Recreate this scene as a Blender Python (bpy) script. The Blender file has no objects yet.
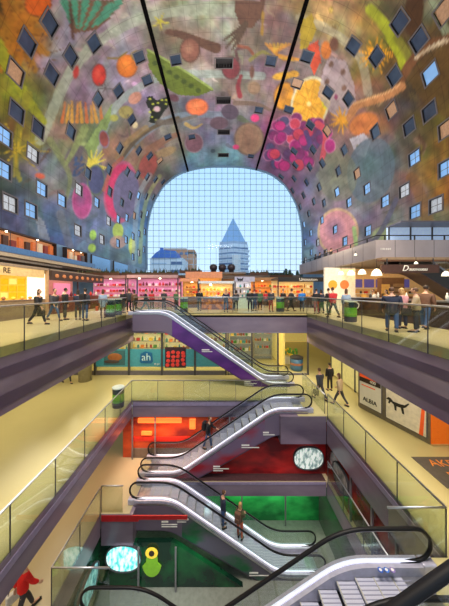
import bpy, bmesh, math, random
import numpy as np
from mathutils import Vector, Matrix
random.seed(7)
PI = math.pi
SC = bpy.context.scene
COL = SC.collection
F = 240.0; CX = 220.0; CY = 291.0; EYE = 1.6

def at(px, py, Y):
    return Vector(((px-CX)*Y/F, Y, EYE-(py-CY)*Y/F))

def lin(c):
    return tuple((v/255/12.92) if v/255 <= .04045 else ((v/255+.055)/1.055)**2.4 for v in c[:3])

# ------------------------------------------------------------------ materials
MATS = {}
def mat(name, rgb, rough=.5, metal=0., emit=0., noise=.12, scale=6., ecol=None, spec=.5, bump=0.):
    if name in MATS: return MATS[name]
    m = bpy.data.materials.new(name); m.use_nodes = True
    nt = m.node_tree; b = nt.nodes['Principled BSDF']
    c = lin(rgb)
    b.inputs['Roughness'].default_value = rough
    b.inputs['Metallic'].default_value = metal
    b.inputs['Specular IOR Level'].default_value = spec
    tc = nt.nodes.new('ShaderNodeTexCoord'); n = nt.nodes.new('ShaderNodeTexNoise')
    n.inputs['Scale'].default_value = scale; n.inputs['Detail'].default_value = 3
    nt.links.new(tc.outputs['Object'], n.inputs['Vector'])
    r = nt.nodes.new('ShaderNodeValToRGB')
    r.color_ramp.elements[0].position = .3; r.color_ramp.elements[1].position = .7
    r.color_ramp.elements[0].color = (*[v*(1-noise) for v in c], 1)
    r.color_ramp.elements[1].color = (*[min(1, v*(1+noise)) for v in c], 1)
    nt.links.new(n.outputs['Fac'], r.inputs['Fac'])
    nt.links.new(r.outputs['Color'], b.inputs['Base Color'])
    if bump:
        bp = nt.nodes.new('ShaderNodeBump'); bp.inputs['Strength'].default_value = bump
        nt.links.new(n.outputs['Fac'], bp.inputs['Height']); nt.links.new(bp.outputs['Normal'], b.inputs['Normal'])
    if emit:
        e = lin(ecol or rgb)
        b.inputs['Emission Color'].default_value = (*e, 1); b.inputs['Emission Strength'].default_value = emit
    MATS[name] = m
    return m

def glass(name, tint=(240, 244, 243), refl=1.0, rough=.03):
    if name in MATS: return MATS[name]
    m = bpy.data.materials.new(name); m.use_nodes = True
    nt = m.node_tree; nt.nodes.remove(nt.nodes['Principled BSDF'])
    out = nt.nodes['Material Output']
    t = nt.nodes.new('ShaderNodeBsdfTransparent'); t.inputs[0].default_value = (*lin(tint), 1)
    g = nt.nodes.new('ShaderNodeBsdfGlossy'); g.inputs['Roughness'].default_value = rough
    g.inputs['Color'].default_value = (.9, .95, 1, 1)
    lw = nt.nodes.new('ShaderNodeLayerWeight'); lw.inputs['Blend'].default_value = .5
    pw = nt.nodes.new('ShaderNodeMath'); pw.operation = 'POWER'; pw.inputs[1].default_value = 4
    mu = nt.nodes.new('ShaderNodeMath'); mu.operation = 'MULTIPLY_ADD'; mu.inputs[1].default_value = .5*refl; mu.inputs[2].default_value = .035*refl
    nt.links.new(lw.outputs['Facing'], pw.inputs[0]); nt.links.new(pw.outputs[0], mu.inputs[0])
    mx = nt.nodes.new('ShaderNodeMixShader')
    nt.links.new(mu.outputs[0], mx.inputs[0]); nt.links.new(t.outputs[0], mx.inputs[1]); nt.links.new(g.outputs[0], mx.inputs[2])
    nt.links.new(mx.outputs[0], out.inputs['Surface'])
    MATS[name] = m
    return m

def two_tone(name, a, b, kind='noise', scale=2., rough=.35, p0=.45, p1=.55, stretch=(1, 1, 1), emit=0.):
    """procedural two colour print (clouds, bands, cells)"""
    if name in MATS: return MATS[name]
    m = bpy.data.materials.new(name); m.use_nodes = True
    nt = m.node_tree; bs = nt.nodes['Principled BSDF']; bs.inputs['Roughness'].default_value = rough
    tc = nt.nodes.new('ShaderNodeTexCoord'); mp = nt.nodes.new('ShaderNodeMapping')
    mp.inputs['Scale'].default_value = stretch
    nt.links.new(tc.outputs['Object'], mp.inputs['Vector'])
    if kind == 'noise':
        n = nt.nodes.new('ShaderNodeTexNoise'); o = 'Fac'
        n.inputs['Detail'].default_value = 4
    elif kind == 'wave':
        n = nt.nodes.new('ShaderNodeTexWave'); o = 'Fac'; n.bands_direction = 'Z'
        n.inputs['Distortion'].default_value = 3
    else:
        n = nt.nodes.new('ShaderNodeTexVoronoi'); o = 'Distance'
    n.inputs['Scale'].default_value = scale
    nt.links.new(mp.outputs[0], n.inputs['Vector'])
    r = nt.nodes.new('ShaderNodeValToRGB')
    r.color_ramp.elements[0].position = p0; r.color_ramp.elements[1].position = p1
    r.color_ramp.elements[0].color = (*lin(a), 1); r.color_ramp.elements[1].color = (*lin(b), 1)
    nt.links.new(n.outputs[o], r.inputs['Fac']); nt.links.new(r.outputs['Color'], bs.inputs['Base Color'])
    if emit:
        nt.links.new(r.outputs['Color'], bs.inputs['Emission Color']); bs.inputs['Emission Strength'].default_value = emit
    MATS[name] = m
    return m

STEEL = mat('brushed_steel', (190, 190, 195), .3, .9)
RUBBER = mat('black_rubber', (14, 12, 15), .5, spec=.3)
DECK = mat('escalator_aluminium', (186, 184, 202), .35, .15)
STEP = mat('escalator_step_metal', (188, 190, 208), .45, .1, scale=40, noise=.05)
RISER = mat('step_riser_grey', (140, 142, 165), .5, .1, scale=40, noise=.05)
LED = mat('white_led_strip', (255, 255, 255), .5, 0, .75, ecol=(225, 225, 255))
GLASS = glass('clear_glass')
RGLASS = glass('railing_glass', (236, 240, 232), 1.3)
WGLASS = glass('facade_glass', (250, 252, 253), .12)
CREAM = mat('beige_resin_floor', (186, 172, 136), .22, noise=.05, scale=.4)
STONE = mat('light_stone_floor', (204, 188, 144), .3, noise=.06, scale=.5)
PURPLE = two_tone('purple_cladding', (106, 91, 110), (138, 122, 136), 'noise', .35, .22, .3, .7, (1, 1, 3))
DPURPLE = mat('dark_purple_cladding', (82, 68, 88), .3, noise=.1, scale=1)
GREY = mat('grey_metal_panel', (105, 100, 108), .4, .2)
DGREY = mat('dark_grey_paint', (60, 58, 62), .5)
BLACK = mat('black_paint', (20, 19, 20), .5)
WHITE = mat('white_paint', (235, 232, 225), .5, noise=.03)
BROWN = mat('brown_wood', (95, 62, 42), .5)
DBROWN = mat('dark_brown_panel', (52, 36, 30), .5)
WARMW = mat('warm_white_wall', (245, 225, 180), .6, noise=.05)
LAMP = mat('lamp_glow', (255, 235, 190), .5, 0, 9.0)
CEIL = mat('ceiling_grey', (150, 142, 135), .7)

# ------------------------------------------------------------------ mesh builder
class MB:
    def __init__(s): s.v = []; s.f = []; s.m = []; s.mats = []
    def mi(s, m):
        if m not in s.mats: s.mats.append(m)
        return s.mats.index(m)
    def add(s, vs, fs, m):
        k = len(s.v); i = s.mi(m)
        s.v += [tuple(v) for v in vs]
        for f in fs: s.f.append([q+k for q in f]); s.m.append(i)
        return s
    def box(s, x0, x1, y0, y1, z0, z1, m):
        if x0 > x1: x0, x1 = x1, x0
        if y0 > y1: y0, y1 = y1, y0
        if z0 > z1: z0, z1 = z1, z0
        vs = [(x, y, z) for z in (z0, z1) for y in (y0, y1) for x in (x0, x1)]
        return s.add(vs, [(0, 2, 3, 1), (4, 5, 7, 6), (0, 1, 5, 4), (2, 6, 7, 3), (0, 4, 6, 2), (1, 3, 7, 5)], m)
    def prism_y(s, poly, y0, y1, m):      # polygon of (x,z) extruded along y
        n = len(poly)
        vs = [(x, y0, z) for x, z in poly]+[(x, y1, z) for x, z in poly]
        fs = [tuple(range(n))[::-1], tuple(range(n, 2*n))]
        fs += [(i, (i+1) % n, n+(i+1) % n, n+i) for i in range(n)]
        return s.add(vs, fs, m)
    def prism_z(s, poly, z0, z1, m):
        n = len(poly)
        vs = [(x, y, z0) for x, y in poly]+[(x, y, z1) for x, y in poly]
        fs = [tuple(range(n))[::-1], tuple(range(n, 2*n))]
        fs += [(i, (i+1) % n, n+(i+1) % n, n+i) for i in range(n)]
        return s.add(vs, fs, m)
    def strip_y(s, up, dn, y0, y1, m):    # band between two (x,z) polylines, extruded along y
        n = len(up)
        vs = [(x, y0, z) for x, z in up]+[(x, y0, z) for x, z in dn]+[(x, y1, z) for x, z in up]+[(x, y1, z) for x, z in dn]
        fs = []
        for i in range(n-1):
            fs += [(i, n+i, n+i+1, i+1), (2*n+i, 2*n+i+1, 3*n+i+1, 3*n+i), (i, i+1, 2*n+i+1, 2*n+i), (n+i, 3*n+i, 3*n+i+1, n+i+1)]
        fs += [(0, 2*n, 3*n, n), (n-1, 2*n-1, 4*n-1, 3*n-1)]
        return s.add(vs, fs, m)
    def tube(s, pts, r, m, n=8, r2=None):
        pts = [Vector(p) for p in pts]; vs = []; up = None
        for i, p in enumerate(pts):
            t = (pts[min(i+1, len(pts)-1)]-pts[max(i-1, 0)]).normalized()
            if up is None: up = Vector((0, 0, 1)) if abs(t.z) < .9 else Vector((0, 1, 0))
            a = t.cross(up).normalized(); b = a.cross(t).normalized(); up = b
            for k in range(n):
                an = 2*PI*k/n; vs.append(p+a*math.cos(an)*r+b*math.sin(an)*(r2 or r))
        fs = []
        for i in range(len(pts)-1):
            for k in range(n): fs.append((i*n+k, i*n+(k+1) % n, (i+1)*n+(k+1) % n, (i+1)*n+k))
        fs += [tuple(range(n))[::-1], tuple(range((len(pts)-1)*n, len(pts)*n))]
        return s.add(vs, fs, m)
    def lathe(s, prof, m, c=(0, 0, 0), n=16, sx=1, sy=1):
        vs = []
        for r, z in prof:
            for k in range(n): vs.append((c[0]+r*math.cos(2*PI*k/n)*sx, c[1]+r*math.sin(2*PI*k/n)*sy, c[2]+z))
        fs = [(i*n+k, i*n+(k+1) % n, (i+1)*n+(k+1) % n, (i+1)*n+k) for i in range(len(prof)-1) for k in range(n)]
        fs += [tuple(range(n))[::-1], tuple(range((len(prof)-1)*n, len(prof)*n))]
        return s.add(vs, fs, m)
    def ball(s, c, r, m, n=8, k=5):
        r = (r, r, r) if not hasattr(r, '__len__') else r
        prof = [(max(.02, math.sin(PI*i/k)), -math.cos(PI*i/k)) for i in range(k+1)]
        vs = []
        for a, z in prof:
            for j in range(n): vs.append((c[0]+a*math.cos(2*PI*j/n)*r[0], c[1]+a*math.sin(2*PI*j/n)*r[1], c[2]+z*r[2]))
        fs = [(i*n+j, i*n+(j+1) % n, (i+1)*n+(j+1) % n, (i+1)*n+j) for i in range(k) for j in range(n)]
        fs += [tuple(range(n))[::-1], tuple(range(k*n, (k+1)*n))]
        return s.add(vs, fs, m)
    def mesh(s, name, smooth=False):
        me = bpy.data.meshes.new(name); me.from_pydata(s.v, [], s.f)
        for m in s.mats: me.materials.append(m)
        me.polygons.foreach_set('material_index', s.m)
        if smooth: me.polygons.foreach_set('use_smooth', [True]*len(s.f))
        bm = bmesh.new(); bm.from_mesh(me); bmesh.ops.recalc_face_normals(bm, faces=bm.faces); bm.to_mesh(me); bm.free()
        return me
    def build(s, name, parent=None, smooth=False, bevel=0):
        o = bpy.data.objects.new(name, s.mesh(name, smooth)); COL.objects.link(o)
        if parent: o.parent = parent
        if bevel:
            b = o.modifiers.new('bevel', 'BEVEL'); b.width = bevel; b.segments = 2; b.limit_method = 'ANGLE'
        return o

def tag(o, label=None, cat=None, group=None, kind=None):
    if label: o['label'] = label
    if cat: o['category'] = cat
    if group: o['group'] = group
    if kind: o['kind'] = kind
    return o
def empty(name, loc=(0, 0, 0), rz=0, **k):
    o = bpy.data.objects.new(name, None); COL.objects.link(o); o.location = loc; o.rotation_euler = (0, 0, rz)
    o.empty_display_size = .1
    return tag(o, **k)
def struct(name, mb, smooth=False):
    return tag(mb.build(name, smooth=smooth), kind='structure')
def copy_tree(o, parent=None):
    c = o.copy(); COL.objects.link(c); c.parent = parent
    for ch in list(o.children): copy_tree(ch, c)
    return c
def text_mesh(name, body, size, m, parent, M, extrude=.01, shear=0, align='CENTER'):
    cu = bpy.data.curves.new(name, 'FONT'); cu.body = body; cu.size = size; cu.extrude = extrude; cu.shear = shear
    cu.align_x = align; cu.align_y = 'CENTER'; cu.resolution_u = 3
    t = bpy.data.objects.new(name+'_src', cu); COL.objects.link(t)
    bpy.context.view_layer.update()
    me = bpy.data.meshes.new_from_object(t.evaluated_get(bpy.context.evaluated_depsgraph_get()))
    bpy.data.objects.remove(t); bpy.data.curves.remove(cu)
    me.materials.clear(); me.materials.append(m); me.transform(M)
    o = bpy.data.objects.new(name, me); COL.objects.link(o); o.parent = parent
    return o
def area(name, loc, size, power, color, rot=(0, 0, 0), sy=None, spread=PI):
    l = bpy.data.lights.new(name, 'AREA'); l.energy = power; l.color = lin(color); l.size = size; l.spread = spread
    if sy: l.shape = 'RECTANGLE'; l.size_y = sy
    o = bpy.data.objects.new(name, l); COL.objects.link(o); o.location = loc; o.rotation_euler = rot
    return o
def facing_cam(x, y, z):      # text matrix: upright, read from -Y
    return Matrix.Translation((x, y, z)) @ Matrix.Rotation(PI/2, 4, 'X')
def facing_left(x, y, z):     # upright, on a wall to the right, read from -X side
    return Matrix.Translation((x, y, z)) @ Matrix.Rotation(-PI/2, 4, 'Z') @ Matrix.Rotation(PI/2, 4, 'X')
def facing_right(x, y, z):
    return Matrix.Translation((x, y, z)) @ Matrix.Rotation(PI/2, 4, 'Z') @ Matrix.Rotation(PI/2, 4, 'X')

# ================================================================== ARCH WITH MURAL
XC = 1.2; YF = 63.0
half = [(20.55, 7.2), (20.6, 9.5), (20.6, 12.5), (20.5, 16), (20.2, 19), (19.65, 21.8), (18.9, 24.2), (17.8, 26.4), (16.3, 28.8), (14.3, 30.9), (12, 32.4), (9.2, 33.4), (6, 34.05), (3, 34.35), (0, 34.4)]
ctrl = [(XC-a, z) for a, z in half]+[(XC+a, z) for a, z in half[::-1][1:]]
def catmull(P, k=14):
    out = []
    P = [Vector(p) for p in P]
    for i in range(len(P)-1):
        p0 = P[max(i-1, 0)]; p1 = P[i]; p2 = P[i+1]; p3 = P[min(i+2, len(P)-1)]
        for j in range(k):
            t = j/k
            out.append(.5*((2*p1)+(p2-p0)*t+(2*p0-5*p1+4*p2-p3)*t*t+(3*p1-p0-3*p2+p3)*t**3))
    out.append(P[-1]); return out
prof = catmull(ctrl)
S = [0.]
for i in range(1, len(prof)): S.append(S[-1]+(prof[i]-prof[i-1]).length)
SL = S[-1]; S = np.array(S); PX = np.array([p.x for p in prof]); PZ = np.array([p.y for p in prof])
def psurf(s): return float(np.interp(s, S, PX)), float(np.interp(s, S, PZ))
def pframe(s):
    a = psurf(s-.15); b = psurf(s+.15)
    t = Vector((b[0]-a[0], 0, b[1]-a[1])).normalized()
    n = Vector((-t.z, 0, t.x))     # outward
    return t, n
hwz = np.array([h[1] for h in half]); hwx = np.array([h[0] for h in half])
def hit(px, py):
    dx = (px-CX)/F; dz = (CY-py)/F
    Y = 12.
    while Y < YF-.4:
        x = dx*Y; z = EYE+dz*Y
        if z > 34.39 or abs(x-XC) > float(np.interp(z, hwz, hwx)):
            k = int(np.argmin((PX-x)**2+(PZ-z)**2)); return float(S[k]), Y
        Y += .05
    return None
WPX = [(49,24),(27,43),(71,57),(94,44),(16,72),(52,74),(98,100),(119,91),(140,57),(148,80),(17,112),(38,128),(4,136),(33,155),(3,170),
 (71,131),(42,189),(10,203),(31,211),(62,201),(79,189),(88,173),(78,230),(109,170),(110,192),(97,203),(122,202),(5,20),(102,240),
 (400,23),(419,40),(353,46),(376,57),(307,57),(328,92),(348,99),(394,76),(430,74),(429,111),(409,126),(391,110),(446,128),(375,133),
 (443,140),(414,158),(446,168),(338,171),(357,174),(367,189),(404,191),(385,201),(349,202),(436,204),(415,212),(368,231),(337,192),
 (324,203),(322,220),(335,229),(345,241),(176,60),(271,61),(297,84),(259,110),(251,156),(192,137),(168,137),(172,118),(288,110),
 (310,125),(327,131),(294,151),(322,163),(60,96),(132,120),(120,148),(344,150),(444,10),(30,75)]
VENT = [(223.5,63),(223.5,100),(223.5,132),(223.5,155)]
wins = []
def ok(s, Y, d=2.4):
    return all(abs(s-a) > d or abs(Y-b) > d for a, b, *_ in wins) and 1.3 < s < SL-1.3 and Y < YF-1.2
seamx = (-8.4, 9.5)
def nearseam(s):
    x, z = psurf(s); return z > 30 and any(abs(x-q) < 1.3 for q in seamx)
for p in VENT:
    h = hit(*p)
    if h: wins.append((h[0], h[1], 'vent'))
for p in WPX:
    h = hit(*p)
    if h and ok(*h) and not nearseam(h[0]): wins.append((h[0], h[1], 'win'))
k = 0
for Y in np.arange(34, 62, 3.9):
    k += 1
    for s in np.arange(2.0+(k % 3)*1.5, SL-1.5, 4.6):
        x, z = psurf(s)
        if z < 31 and ok(s, Y, 3.0) and (Y > 40): wins.append((float(s), float(Y), 'win'))
print('windows', len(wins))

def mural_colours(P):
    """P: n x 3 points on the vault -> linear colours; a plain pattern of fruit, leaves and washes of colour"""
    Y = np.maximum(P[:, 1], 16.)
    u = CX+F*P[:, 0]/Y; v = CY-F*(P[:, 2]-EYE)/Y
    rs = np.random.RandomState(3)
    cp = [(0,10,70,50,15),(20,20,150,95,20),(30,50,140,90,25),(8,60,110,110,30),(10,95,110,115,25),(30,100,95,95,40),(0,140,60,50,20),(15,130,90,70,30),(30,140,110,110,40),(0,185,45,55,50),(20,180,70,80,80),(40,165,95,100,110),(10,215,75,90,120),(50,215,75,90,115),(80,210,85,95,115),(60,180,110,110,115),(50,100,110,100,75),(50,60,130,115,130),(70,40,135,118,128),(90,90,128,112,130),(60,10,140,125,130),(70,150,110,105,80),(60,130,125,105,85),(100,60,128,112,125),(120,30,150,130,135),(95,130,110,120,80),(110,120,115,120,110),(120,80,135,120,140),(130,100,130,115,140),(110,150,125,95,70),(130,150,125,95,75),(100,180,95,90,110),(120,190,90,85,120),(110,230,90,120,130),(130,240,110,150,160),(145,230,70,110,160),(140,200,80,110,140),(150,180,110,90,80),(145,160,120,100,75),(90,240,90,115,140),(60,240,80,105,150),
     (150,10,150,140,125),(170,10,120,115,90),(200,10,155,150,130),(230,25,140,145,125),(170,45,105,95,75),(200,50,130,110,100),(250,40,110,95,85),(280,30,105,85,85),(200,75,150,140,140),(230,80,130,110,110),(250,90,130,115,110),(200,100,120,105,115),(180,110,100,95,105),(230,120,105,110,120),(200,130,110,120,130),(180,140,110,100,90),(240,140,95,110,125),(230,158,90,130,150),(200,160,90,125,145),(270,70,125,105,110),(270,140,120,60,100),(300,130,140,80,100),(300,150,110,80,100),(280,150,105,70,100),
     (310,20,140,120,60),(330,10,165,130,80),(350,30,160,130,85),(340,70,140,120,110),(320,60,130,110,115),(370,20,140,110,50),(360,70,130,100,50),(350,100,130,110,90),(380,40,120,110,40),(390,20,80,75,45),(410,20,75,60,40),(430,10,110,115,90),(445,30,70,60,30),(400,60,110,90,40),(420,60,75,55,35),(440,60,100,75,40),(440,90,75,60,25),(410,90,60,50,35),(400,110,70,60,60),(420,120,80,65,25),(445,120,95,85,30),(380,120,140,100,60),(360,125,150,110,90),(380,140,110,95,95),(370,160,75,85,100),(390,165,75,95,95),(410,140,75,70,60),(425,150,110,95,40),(445,150,120,90,30),(430,175,130,90,30),(445,190,135,85,25),(420,195,120,85,80),(400,200,110,90,90),(380,190,105,95,100),(360,180,110,105,105),(340,170,110,110,90),(330,190,115,110,105),(350,200,120,105,110),(320,215,120,100,120),(340,220,140,110,125),(370,215,100,95,110),(400,225,110,105,100),(430,225,110,110,80),(310,190,100,100,120),(308,230,90,115,150),(312,250,90,120,150),(330,245,130,110,130),(300,180,110,80,110),(290,170,120,80,110)]
    cp = np.array(cp, float)
    num = np.zeros((len(u), 3)); den = np.zeros(len(u))
    # wobble the washes
    uu = u+4*np.sin(v*.11+np.sin(u*.07)*2); vv = v+4*np.sin(u*.13+np.sin(v*.09)*2)
    for a, b, r, g, bl in cp:
        w = 1/(((uu-a)**2+(vv-b)**2)+30)**1.7
        num += w[:, None]*np.array([r, g, bl]); den += w
    C = num/den[:, None]
    def vn(sc, sd, stx=1.):
        r2 = np.random.RandomState(sd); G = r2.rand(128, 128); a = (u/sc/stx) % 127; b = (v/sc) % 127
        i, j = a.astype(int), b.astype(int); fa, fb = a-i, b-j; fa = fa*fa*(3-2*fa); fb = fb*fb*(3-2*fb)
        return (G[i, j]*(1-fa)*(1-fb)+G[i+1, j]*fa*(1-fb)+G[i, j+1]*(1-fa)*fb+G[i+1, j+1]*fa*fb)-.5
    for ch in range(3): C[:, ch] *= 1+.16*vn(17, 20+ch)+.1*vn(8, 30+ch, .7)
    C *= (1+.3*vn(10, 60, .6)+.22*vn(22, 61, 1.8))[:, None]
    def paint(mask, col, k=1.):
        mask = np.clip(mask, 0, 1)*k
        C[:] = C*(1-mask[:, None])+np.array(col, float)*mask[:, None]
    def rot(cx, cy, a):
        c, s_ = math.cos(math.radians(a)), math.sin(math.radians(a))
        du, dv = u-cx, v-cy; return du*c+dv*s_, -du*s_+dv*c
    def ell(cx, cy, rx, ry, a, col, edge=None, k=1., core=None):
        x, y = rot(cx, cy, a); d = np.sqrt((x/rx)**2+(y/ry)**2)
        sh = 1.2/min(rx, ry)
        if edge is not None: paint((1.12-d)/sh, edge, k)
        paint((1-d)/sh, col, k)
        if core is not None: paint((.62-np.sqrt(((x+rx*.15)/rx)**2+((y+ry*.15)/ry)**2))/.5, core, k*.8)
    def stroke(pts, w, col, k=1., w1=None):
        m = np.full(len(u), -9.)
        pts = [Vector(p) for p in pts]; cur = []
        for i in range(len(pts)-1):
            p0 = pts[max(i-1, 0)]; p1 = pts[i]; p2 = pts[i+1]; p3 = pts[min(i+2, len(pts)-1)]
            for j in range(5):
                t = j/5; cur.append(.5*((2*p1)+(p2-p0)*t+(2*p0-5*p1+4*p2-p3)*t*t+(3*p1-p0-3*p2+p3)*t**3))
        cur.append(pts[-1]); n = len(cur)-1
        for i in range(n):
            a, b = cur[i], cur[i+1]; d = b-a; L = max(d.length_squared, 1e-6)
            t = np.clip(((u-a.x)*d.x+(v-a.y)*d.y)/L, 0, 1)
            D = np.hypot(u-(a.x+t*d.x), v-(a.y+t*d.y))
            ww = w if w1 is None else w+(w1-w)*(i/n)
            m = np.maximum(m, (ww/2-D)+.5)
        paint(m, col, k)
    def poly(pts, col, k=1.):
        ins = np.zeros(len(u), bool); n = len(pts)
        for i in range(n):
            x1, y1 = pts[i]; x2, y2 = pts[(i+1) % n]
            c = ((y1 > v) != (y2 > v)) & (u < (x2-x1)*(v-y1)/((y2-y1)+1e-9)+x1)
            ins ^= c
        paint(ins.astype(float), col, k)
    def burst(cx, cy, r0, r1, n, col, w=1.6):
        for i in range(n):
            a = 2*PI*i/n+rs.rand()*.3; r = r1*(.75+rs.rand()*.4)
            stroke([(cx+r0*math.cos(a), cy+r0*math.sin(a)), (cx+r*math.cos(a), cy+r*math.sin(a))], w, col, 1, .6)
    # scattered petals and leaf blades
    for i in range(170):
        x, y = rs.uniform(0, 449), rs.uniform(0, 255)
        if 140 < x < 310 and y > 160: continue
        sc = 1.0 if (x < 110 or x > 340) else .7
        a = rs.rand()*PI; L = rs.uniform(6, 20)*sc; near = C[int(np.argmin((u-x)**2+(v-y)**2))]
        col = near*rs.uniform(.68, 1.35)+np.array([rs.uniform(-10, 16), rs.uniform(-8, 10), rs.uniform(-12, 10)])
        bx, by = x+L*math.cos(a), y+L*math.sin(a); q = rs.uniform(-.35, .35)*L
        stroke([(x, y), ((x+bx)/2-q*math.sin(a), (y+by)/2+q*math.cos(a)), (bx, by)], rs.uniform(3, 7)*sc, col, .75, .8)
    # broad pale arcs across the vault
    stroke([(40,140),(55,105),(72,70),(98,42),(128,24),(152,15),(200,10),(250,14)], 11, (148,158,136), .75)
    stroke([(88,200),(98,150),(112,112),(135,90),(165,76),(210,74),(262,76)], 8, (140,160,150), .7)
    stroke([(118,162),(135,142),(152,128),(172,118),(200,114),(232,116)], 7, (105,125,140), .7)
    stroke([(300,18),(325,28),(350,45),(362,62),(368,92)], 9, (170,165,140), .6)
    TOPLEFT = 0
    # top left: golden petals, red-orange fruit, olive leaf
    for a in range(0, 360, 30):
        stroke([(18,32),(18+34*math.cos(math.radians(a)),32+44*math.sin(math.radians(a)))], 13, (160+rs.randint(-15,15),98,22), .75, 4)
        stroke([(18,32),(18+30*math.cos(math.radians(a+8)),32+40*math.sin(math.radians(a+8)))], 2, (105,60,15), .6, 1)
    ell(38,4,13,12,0,(190,82,18),(120,60,20))
    stroke([(-4,45),(12,72),(28,100),(44,122)], 15, (135,138,28), .9, 6)
    stroke([(28,95),(20,125),(16,165),(20,180)], 9, (128,122,35), .8, 4)
    burst(17,150,2,30,9,(165,140,30),1.5)
    burst(40,56,12,26,12,(95,70,50),1)
    # green winged shape and stem
    poly([(62,0),(70,28),(76,33),(96,30),(112,16),(124,0)], (98,68,48)); 
    for a, b in (((64,0),(72,26)),((74,0),(77,28)),((86,0),(80,29)),((98,4),(84,29)),((110,6),(92,27)),((119,2),(98,25))):
        stroke([b, a], 2, (60,125,98), 1, 9)
    stroke([(70,2),(73,38)], 3, (75,48,35))
    # fruit left
    ell(99,75,7,11,0,(188,52,42),(120,50,45),1,(215,85,65)); ell(76,72,3.5,8,10,(175,55,48))
    ell(127,66,10,11,0,(205,108,32),(165,90,40),1,(222,130,45)); stroke([(108,58),(118,58),(127,52)], 2, (120,100,50))
    ell(137,56,7,6,20,(130,110,55))
    burst(105,88,0,9,7,(85,75,75),1)
    for i in range(9): stroke([(62+i*5,122),(64+i*4+rs.rand()*4,100+rs.rand()*6)], 3.5, (195,118+rs.randint(-20,25),48), .9, 1)
    poly([(82,152),(94,132),(112,104),(110,122),(98,146),(84,172)], (122,145,82))
    ell(104,139,5,9,-10,(140,70,62),(110,115,160)); ell(114,118,5,4,0,(150,150,70)); ell(126,112,8,7,0,(140,130,75)); ell(135,98,8,6,-40,(185,130,110)); ell(135,125,3.5,4,0,(200,185,140))
    stroke([(128,115),(130,135),(138,152)], 1.6, (95,90,70)); stroke([(120,160),(138,138),(160,124),(178,118)], 4, (92,80,62))
    poly([(147,96),(152,96),(157,101),(169,96),(170,104),(164,112),(156,124),(149,122),(151,112),(146,104)], (25,30,22))
    for q in ((150,99),(153,104),(158,103),(162,100),(166,100),(152,117),(156,120),(150,112),(154,110),(166,104)): ell(q[0],q[1],1.8,1.5,0,(205,215,60))
    ell(157,109,4,3.5,0,(190,160,165))
    # pea pod, brown fish-shape fruit, kiwi
    poly([(146,48),(158,56),(180,68),(200,82),(214,90),(198,96),(178,95),(160,84),(149,68)], (92,108,32)); stroke([(148,50),(170,62),(196,78),(212,89)], 2.2, (140,160,80)); 
    for i in range(7): ell(155+i*7.2,63+i*4.6,3.4,3,0,(62,78,26))
    stroke([(168,32),(182,35),(205,44),(216,48)], 6, (88,60,45), 1, 11); ell(190,50,9.5,12,0,(128,82,66),(92,60,50),1,(165,120,95))
    burst(160,22,0,8,5,(180,170,50),2.5)
    poly([(236,0),(266,0),(264,14),(252,28),(240,26),(235,12)], (98,66,50))
    for q in ((226,48),(232,50),(224,40),(238,44),(230,36)): stroke([(246,24),q], 5, (80,62,48), 1, 1)
    ell(231,68,9,11,0,(118,52,58),(90,60,60)); stroke([(240,96),(238,86),(241,76)], 5, (138,52,60), 1, 3); stroke([(238,60),(236,50),(243,48)], 3, (88,60,60))
    ell(252,72,3,8,0,(105,72,60)); ell(254,88,7,7,0,(138,112,88)); stroke([(235,103),(256,104),(270,110)], 5, (112,92,78), .9, 3)
    stroke([(238,46),(248,48),(253,54)], 3, (130,75,55))
    ell(197,107,11,8.5,0,(212,108,62),(160,90,80),1,(228,135,80)); ell(219,123,10,7,0,(92,72,82)); ell(230,112,9.5,8,20,(80,68,82)); stroke([(240,118),(248,122)],6,(90,100,80),1,2)
    ell(194,143,9,9.5,0,(112,78,88),(130,110,120)); ell(249,139,14,15.5,0,(140,112,88),(110,90,80)); 
    for i in range(5): ell(249,139,13-2.6*i,14.5,0,(120+5*(i%2)*4,98,80),None,.35)
    ell(255,118,5,4.5,0,(205,58,112)); ell(236,147,4,3,0,(190,60,105)); ell(213,151,3,2.6,0,(60,75,85)); ell(174,98,6,4,20,(95,60,70)); stroke([(186,124),(194,128),(202,124)], 4, (165,140,85), 1, 1)
    stroke([(158,122),(172,122),(196,116)], 6, (95,88,80), .9, 3); stroke([(150,150),(165,140),(178,134)], 9, (130,92,72), .9, 4); ell(166,152,12,5,-20,(150,125,85),None,.8)
    # right of centre
    ell(283,76,12,4.5,-8,(212,160,45)); ell(294,74,6,4,0,(205,150,45)); ell(284,96,10,14,10,(208,140,40),(130,90,60),1,(150,100,50))
    for i in range(7): stroke([(266+i*4,44),(276,54),(284+i*3,60)], 2.4, (195,145+rs.randint(-20,20),45), .8)
    stroke([(263,12),(262,34)], 2.5, (150,115,40)); stroke([(250,60),(262,52),(270,56)], 3.5, (120,115,60))
    ell(310,104,17.5,26,12,(222,165,48),(205,200,160)); 
    for a in range(0,180,36): stroke([(310+16*math.cos(math.radians(a)),104+24*math.sin(math.radians(a))),(310-16*math.cos(math.radians(a)),104-24*math.sin(math.radians(a)))], 1.2, (205,135,35), .8)
    ell(309,104,3,3,0,(225,200,120)); ell(326,102,5,8,0,(205,200,50),None,.8)
    poly([(308,46),(318,40),(321,62),(314,76),(309,64)], (200,72,42)); ell(326,50,6,10,0,(198,110,40)); ell(334,44,5,8,0,(110,70,50))
    poly([(300,20),(312,14),(316,30),(308,48),(300,50)], (165,140,30))
    poly([(318,96),(324,66),(330,58),(345,60),(354,84),(357,110),(344,124),(330,112)], (168,152,158), .75)
    for q in ((331,64),(343,72),(327,82),(344,88)): ell(q[0],q[1],3,4,20,(115,85,70))
    ell(336,97,2.5,3.5,0,(130,60,90)); ell(331,10,2.6,4,0,(190,160,70),(110,90,40))
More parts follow.
